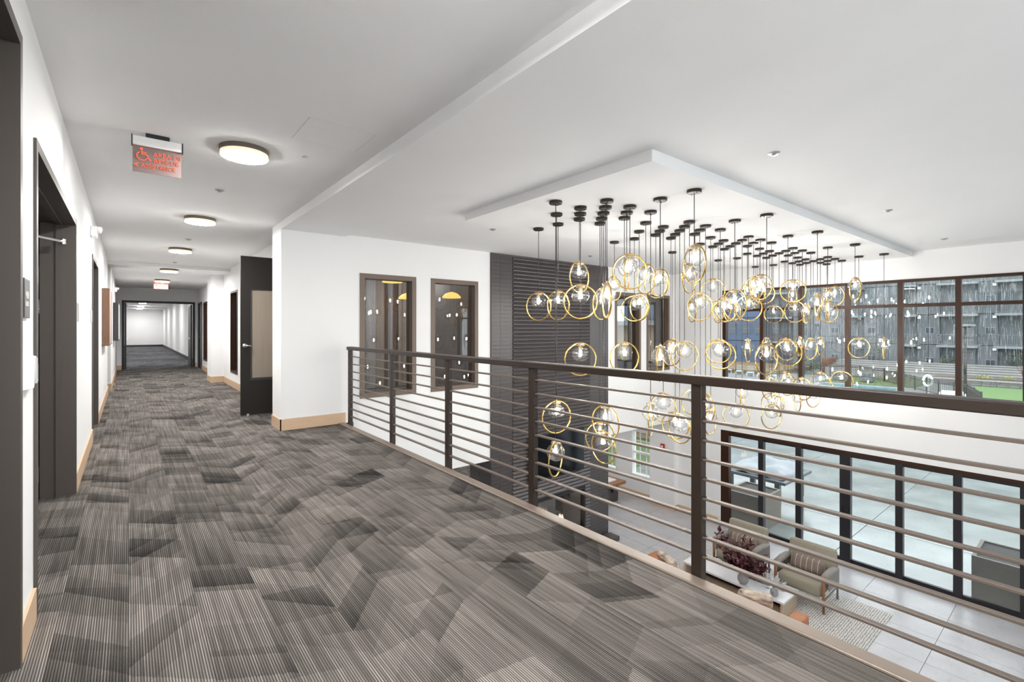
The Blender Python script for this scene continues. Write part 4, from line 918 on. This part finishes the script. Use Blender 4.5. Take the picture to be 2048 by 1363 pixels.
# apartment block
FX = 63.0
ab = thing('apartment_building', 'grey panelled apartment block with balconies across the courtyard', 'building', (FX, 0, 0))
LEVS = [-3.28, -.24, 2.78, 5.82, 8.84, 11.86]
bays = [(-14, -11), (-8.0, -4.6), (1.2, 6.36), (7.70, 10.43), (12.2, 13.4), (16.74, 18.19)]
walls = []
prev = -20
for a, b in bays: walls.append((prev, a)); prev = b
walls.append((prev, 23.9))
for k in range(5):
    z0, z1 = LEVS[k], LEVS[k + 1]
    for a, b in walls:
        n = max(1, round((b - a) / 1.1)); s = (b - a) / n
        for q in range(n):
            ob('panel', MB().box(0, .3, a + q * s + .015, a + (q + 1) * s - .015, z0 + .03, z1 - .03), 'facade2' if (q + k) % 3 == 0 else 'facade', ab)
    for a, b in bays:
        ob('balcony_recess', MB().box(1.6, 1.8, a, b, z0, z1), 'balcony_back', ab)
        if k: ob('balcony_slab', MB().box(-1.1, 1.6, a - .1, b + .1, z0 - .22, z0), 'slab', ab)
        dn = ob('balcony_door', MB().box(1.52, 1.6, a + .35, a + min(2.2, b - a - .3), z0 + .1, z0 + 2.3), 'win_dark', ab)
        if k:
            rl = MB().box(-1.08, -1.02, a - .08, b + .08, z0 + 1.0, z0 + 1.06).box(-1.08, -1.02, a - .08, b + .08, z0 + .08, z0 + .13)
            nb = int((b - a) / .14)
            for q in range(nb + 1): rl.box(-1.065, -1.035, a + (b - a) * q / nb - .012, a + (b - a) * q / nb + .012, z0 + .13, z0 + 1.0)
            for yy in (a - .06, b + .02): rl.box(-1.05, 0, yy, yy + .04, z0 + .9, z0 + 1.06)
            ob('balustrade', rl, 'bal_rail', ab)
ob('backing', MB().box(.3, 1.5, -20, 23.9, -3.4, 13).box(1.8, 2.2, -20, 23.9, -3.4, 13), 'facade', ab)
for k in range(5):
    zc = LEVS[k] + 1.4
    for a, b in ((6.55, 7.16), (15.71, 16.35), (19.18, 19.85), (10.9, 11.5), (-2.4, -1.6)):
        wv = ob('window', MB().box(-.04, .02, a, b, zc - .28, zc + .28), 'win_dark', ab)
        ob('window_frame', MB().box(-.06, .0, (a + b) / 2 - .025, (a + b) / 2 + .025, zc - .28, zc + .28).box(-.06, 0, a - .05, a, zc - .33, zc + .33).box(-.06, 0, b, b + .05, zc - .33, zc + .33).box(-.06, 0, a, b, zc + .28, zc + .33).box(-.06, 0, a, b, zc - .33, zc - .28), 'slab', wv)
    for a in (20.9, 22.3):
        wv = ob('window', MB().box(-.04, .02, a, a + .75, zc - .6, zc + .75), 'win_dark', ab); ob('window_frame', MB().box(-.06, 0, a - .05, a, zc - .65, zc + .8).box(-.06, 0, a + .75, a + .8, zc - .65, zc + .8), 'slab', wv)
    for a in (11.9, 6.45, 17.0): ob('vent', MB().box(-.12, 0, a, a + .25, zc + 1.2, zc + 1.42), 'white_plastic', ab)
ob('roof', MB().box(-.3, 2.4, -20, 24, 12.0, 12.4), 'slab', ab)
bb_ = thing('apartment_building', 'slate blue and brown apartment block at the left of the window view', 'building', (FX + 1, 24, 0))
for k in range(5):
    z0, z1 = LEVS[k], LEVS[k + 1]
    for a, b, m_ in ((0, 3.2, 'facade_brown'), (3.2, 9.5, 'facade_blue'), (9.5, 13, 'facade_brown'), (13, 26, 'facade_blue')):
        ob('siding', MB().box(0, .4, a + .02, b - .02, z0 + .04, z1 - .04), m_, bb_)
    for a in (.6, 1.9, 4.0, 5.6, 7.4, 10.4, 14, 16):
        wv = ob('window', MB().box(-.05, .02, a, a + .85, z0 + .9, z0 + 2.3), 'win_dark', bb_); ob('window_frame', MB().box(-.07, 0, a - .06, a, z0 + .85, z0 + 2.35).box(-.07, 0, a + .85, a + .91, z0 + .85, z0 + 2.35).box(-.07, 0, a, a + .85, z0 + 1.58, z0 + 1.64), 'facade2', wv)
    if k: ob('balcony_slab', MB().box(-1.2, 0, 9.4, 13.0, z0 - .2, z0).box(-1.2, 0, .0, 3.2, z0 - .2, z0), 'slab', bb_)
ob('backing', MB().box(.4, 3, 0, 26, -3.4, 12), 'facade_brown', bb_)
# terraces, wall, planting
t = thing('terrace_steps', 'pale concrete seat terraces below the apartment block', 'terraces', (56.0, 0, Z0))
for i in range(5): ob('seat_slab', MB().box(i * 1.0, i * 1.0 + 1.05, -20, 18.2, -.2, .72 + i * .15 - .06).box(i * 1.0 - .08, i * 1.0 + 1.05, -20, 18.2, .72 + i * .15 - .06, .72 + i * .15), 'terrace', t)
t = thing('stone_wall', 'low stacked stone wall behind the bright turf', 'stone wall', (53.7, 0, Z0))
ob('coping', MB().box(-.08, .5, -20, 9.4, .40, .48), 'terrace', t)
sm = [MB().pad(0, .35, 0, l, 0, .19, .02, 1).mesh('stone') for l in (.35, .5, .62)]
for r in range(2):
    y = -6.0
    while y < 9.0:
        q = random.randrange(3); l = (.35, .5, .62)[q]; link('stone', sm[q], 'stone', t, (random.uniform(-.03, .03), y, r * .2)); y += l + .015
ob('wall_core', MB().box(.05, .45, -20, 9.3, 0, .40), 'stone', t)
struct('ground_bed', MB().box(54.2, 56.0, -20, 9.5, Z0 - .1, Z0 + .5), 'mulch', 'mulched planting bed above the stone wall', 'planting bed')
t = thing('brick_pier', 'small red brick pier at the left end of the terraces', 'pier', (57.0, 18.25, Z0)); 
for r in range(12): ob('brick_course', MB().box(0, 2.4, 0, .6, r * .13, r * .13 + .115), 'brickred', t)
def bush(name, lab, cat, loc, rx, rz, n=260, m='shrub', ls=.16):
    t = thing(name, lab, cat, loc); lv = MB()
    for i in range(n):
        v = Vector((random.gauss(0, 1), random.gauss(0, 1), random.gauss(0, 1))).normalized() * random.uniform(.55, 1)
        p = Vector((v.x * rx, v.y * rx, rz + v.z * rz)); leaf(lv, p, Vector((random.gauss(0, 1), random.gauss(0, 1), random.gauss(.3, .6))), ls, ls * .35, 1)
    o = ob('foliage', lv, m, t); o['kind'] = 'stuff'; ob('stem', MB().tube([(0, 0, 0), (.02, 0, rz * .7)], .03, 6), 'stem', t)
gy = mat('yellow_green_leaf', (.30, .34, .08), .8)
bush('shrub', 'large grey-green shrub against the apartment block at the window edge', 'shrub', (62.0, 5.0, Z0 + .7), .85, .9, 380)
bush('shrub', 'grey-green shrub beside the lamp post top terraces', 'shrub', (62.0, 9.6, Z0 + .6), .8, .8, 280)
bush('shrub', 'yellow-green clump in the mulched bed, nearer the lamp post', 'shrub', (55, 6.4, Z0 + .5), .55, .18, 160, gy, .12)
bush('shrub', 'yellow-green clump in the mulched bed, nearer the bare sapling', 'shrub', (55, 5.0, Z0 + .5), .4, .16, 120, gy, .12)
bush('shrub', 'green shrub on the lawn behind the loungers', 'shrub', (56, 20.0, Z0), 1.5, .8, 420, 'shrub', .2)
bush('shrub', 'small leafy plant in front of the terraces', 'shrub', (55.3, 12.0, Z0 + .1), .5, .35, 150, 'shrub', .14)
bush('shrub', 'tall pale shrub by the far wall window', 'shrub', (62, 15.2, Z0 + .9), .7, .9, 200)
t = thing('bare_sapling', 'bare thin sapling in the mulched bed', 'sapling', (55, 4.1, Z0 + .5)); mb = MB()
for i in range(9):
    a = i * .7; mb.tube([(0, 0, .3), (.2 * math.cos(a), .2 * math.sin(a), .7), (.5 * math.cos(a), .5 * math.sin(a), 1.15 + .1 * (i % 3))], [.02, .015, .008], 5)
ob('branches', mb, 'stem', t); ob('trunk', MB().cyl((0, 0, 0), (0, 0, .35), .03, 6), 'stem', t)
# fences
def fence(lab, pts, h=1.05):
    t = thing('pool_fence', lab, 'fence', (0, 0, Z0), 0, 'pool fences')
    for i in range(len(pts) - 1):
        a = Vector((*pts[i], 0)); b = Vector((*pts[i + 1], 0)); L = (b - a).length; n = int(L / .15); m = MB()
        for zz in (.12, h - .18, h - .03): m.cyl(a + Vector((0, 0, zz)), b + Vector((0, 0, zz)), .03, 5)
        for q in range(1, n): p = a.lerp(b, q / n); m.cyl(p + Vector((0, 0, .1)), p + Vector((0, 0, h)), .017, 4)
        ob('picket_section', m, 'fence', t)
    for p in pts: ob('post', MB().box(p[0] - .04, p[0] + .04, p[1] - .04, p[1] + .04, 0, h + .05), 'fence', t)
fence('bronze picket fence angling round the pool deck towards the turf', [(51.5, 12.2), (49.0, 10.7), (46.5, 9.13), (45.05, 8.17), (43.74, 7.3), (42.9, 6.4), (42.3, 5.64), (40.0, 5.05), (37.6, 4.45)])
fence('bronze picket fence straight behind the pool', [(52.6, 21.5), (52.8, 19), (53, 16.8), (53.4, 14.5), (51.5, 12.2)], 1.15)
t = thing('life_ring', 'white life ring hung on a pool fence post', 'life ring', (44.95, 8.1, Z0 + .9)); ob('ring', MB().tube([(0, .24 * math.cos(a), .38 * math.sin(a)) for a in [2 * PI * i / 20 for i in range(20)]], .08, 8, True), 'white_plastic', t, True); ob('post', MB().cyl((0.1, 0, -.9), (.1, 0, .4), .05, 8), 'white_plastic', t)
t = thing('lamp_post', 'dark lamp post with a flat square head beyond the window band', 'lamp post', (43.66, 5.96, Z0)); ob('pole', MB().cyl((0, 0, 0), (0, 0, 4.75), .10, 12, .08), 'fence', t, True); ob('base', MB().cyl((0, 0, 0), (0, 0, .2), .2, 14), 'fence', t); ob('head', MB().pad(-.35, .35, -.5, .5, 4.80, 4.93, .03, 2), 'slab', t); ob('arm', MB().box(-.05, .05, -.3, .3, 4.72, 4.80), 'fence', t)
t = thing('cover_reel', 'white tubular pool cover reel by the fence', 'cover reel', (40.4, 6.1, Z0)); ob('drum', MB().cyl((0, -.5, .55), (0, .5, .55), .2, 14), 'white_plastic', t, True)
for y in (-.6, .6): ob('stand', MB().tube([(-.4, y, 0), (0, y, .6), (.4, y, 0)], .03, 6).tube([(-.4, y, .02), (.4, y, .02)], .03, 6), 'white_plastic', t)
# loungers
def lounger(loc, rz, lab):
    t = thing('sun_lounger', lab, 'sun lounger', loc, rz, 'poolside loungers')
    for q in range(5): ob('slat', MB().box(-.3, .3, q * .24, q * .24 + .2, .30, .34), 'lounger', t)
    bk = MB()
    for q in range(4): bk.box(-.3, .3, 1.2 + q * .17, 1.2 + q * .17 + .14, .34 + q * .16, .38 + q * .16)
    ob('back', bk, 'lounger', t)
    for sx in (-.32, .28):
        for sy in (.1, 1.3): ob('leg', MB().box(sx, sx + .04, sy, sy + .04, 0, .34), 'white_plastic', t)
for i, (x, y) in enumerate([(46.2, 19.3), (46.8, 20.6), (47.4, 21.9), (48.2, 23.4), (49.0, 24.9), (50, 26.5)]): lounger((x, y, Z0 - .02), -1.2, '%s pale blue sun lounger counted from the pool fence' % ORD[i])
for i, (x, y) in enumerate([(49.6, 15.0), (49.8, 13.0)]):
    t = thing('outdoor_armchair', ['grey woven outdoor seat nearer the loungers', 'grey woven outdoor seat nearer the angled fence'][i], 'outdoor seat', (x, y, Z0 - .02)); ob('seat', MB().pad(-.4, .4, -.45, .45, .1, .42, .04, 2), 'facade', t); ob('back', MB().pad(.25, .42, -.45, .45, .42, .8, .04, 2), 'facade', t)
    for sy in (-.45, .33): ob('arm', MB().pad(-.4, .3, sy, sy + .12, .42, .6, .03, 2), 'facade', t)
t = thing('garden_house', 'tan sided house seen through the lower muntin windows', 'house', (17.0, 11.6, Z0))
for r in range(24): ob('siding_board', MB().box(0, .06, 0, 16, r * .2, r * .2 + .19), 'tan', t)
ob('body', MB().box(.06, 2.2, 0, 16, 0, 4.8), 'tan', t); ob('window', MB().box(-.03, 0, 1.5, 2.7, 1.0, 2.3), 'win_dark', t); ob('window', MB().box(-.03, 0, 4.2, 5.4, 1.0, 2.3), 'win_dark', t); ob('roof', MB().box(-.3, 2.4, -.3, 16.3, 4.8, 5.0), 'slab', t)
struct('lawn_side', MB().box(11.8, 16.9, 10.0, 26, Z0 - .04, Z0 + .005), 'lawn', 'narrow grass strip beside the tan house', 'lawn')
# planters outside the doors, covered table
def planter(loc, lx, ly, h, lab):
    t = thing('planter_box', lab, 'planter', loc, 0, 'patio planters')
    th = .05
    for a in ((0, lx, 0, th), (0, lx, ly - th, ly), (0, th, th, ly - th), (lx - th, lx, th, ly - th)): ob('side', MB().box(*a, 0, h), 'planter', t)
    ob('soil', MB().box(th, lx - th, th, ly - th, .05, h - .03), 'soil', t)
planter((11.36, .05, Z0 - .02), 1.0, 1.42, .78, 'square taupe planter outside the last glass door')
planter((11.36, 4.96, Z0 - .02), 1.0, .86, .78, 'square taupe planter outside the first glass door')
t = thing('patio_table', 'dark table under a silver tarp outside the glass doors', 'table', (12.95, 5.1, Z0 - .02))
ob('top', MB().pad(0, 1.75, 0, 1.7, .70, .78, .01, 1), 'steel_dark', t)
for x, y in ((.15, .2), (1.5, .15), (.15, 1.45), (1.5, 1.45)): l_ = ob('leg', MB().box(x, x + .12, y, y + .12, .06, .70), 'steel_dark', t); ob('caster', MB().cyl((x + .06, y + .03, .03), (x + .06, y + .09, .03), .03, 10), 'black', l_)
bm = bmesh.new(); bmesh.ops.create_grid(bm, x_segments=14, y_segments=14, size=.5)
for v in bm.verts:
    x, y = v.co.x, v.co.y; e = max(abs(x), abs(y)) * 2
    v.co = Vector((.875 + x * 1.55, .85 + y * 1.5, .80 + .22 * (1 - e ** 3) * (1 + .3 * math.sin(9 * x + 5 * y)) + .03 * math.sin(17 * y + 3 * x)))
me = bpy.data.meshes.new('tarp'); bm.to_mesh(me); bm.free()
for p in me.polygons: p.use_smooth = True
tp = link('tarp', me, 'cover', None, (12.95, 5.1, Z0 - .02)); sm_ = tp.modifiers.new('thick', 'SOLIDIFY'); sm_.thickness = .012
tag(tp, 'crumpled silver tarp lying over the patio table', 'tarp')
# falling rain between the window band and the apartment block
rn = MB()
for i in range(3400):
    d = random.uniform(24, 52); u = random.uniform(.12, .60); x = d; y = d * u * .62 - .5; z = random.uniform(-2.2, 6.0); r = .0014 * (d / 10) ** .7; l_ = random.uniform(.18, .5)
    rn.add([(x - r, y, z), (x + r, y - r, z), (x + r, y + r, z), (x - r, y, z + l_), (x + r, y - r, z + l_), (x + r, y + r, z + l_)], [(0, 1, 4, 3), (1, 2, 5, 4), (2, 0, 3, 5)])
tag(ob('rain', rn, 'rain'), 'streaks of falling rain outside the window band', 'rain', None, 'stuff')
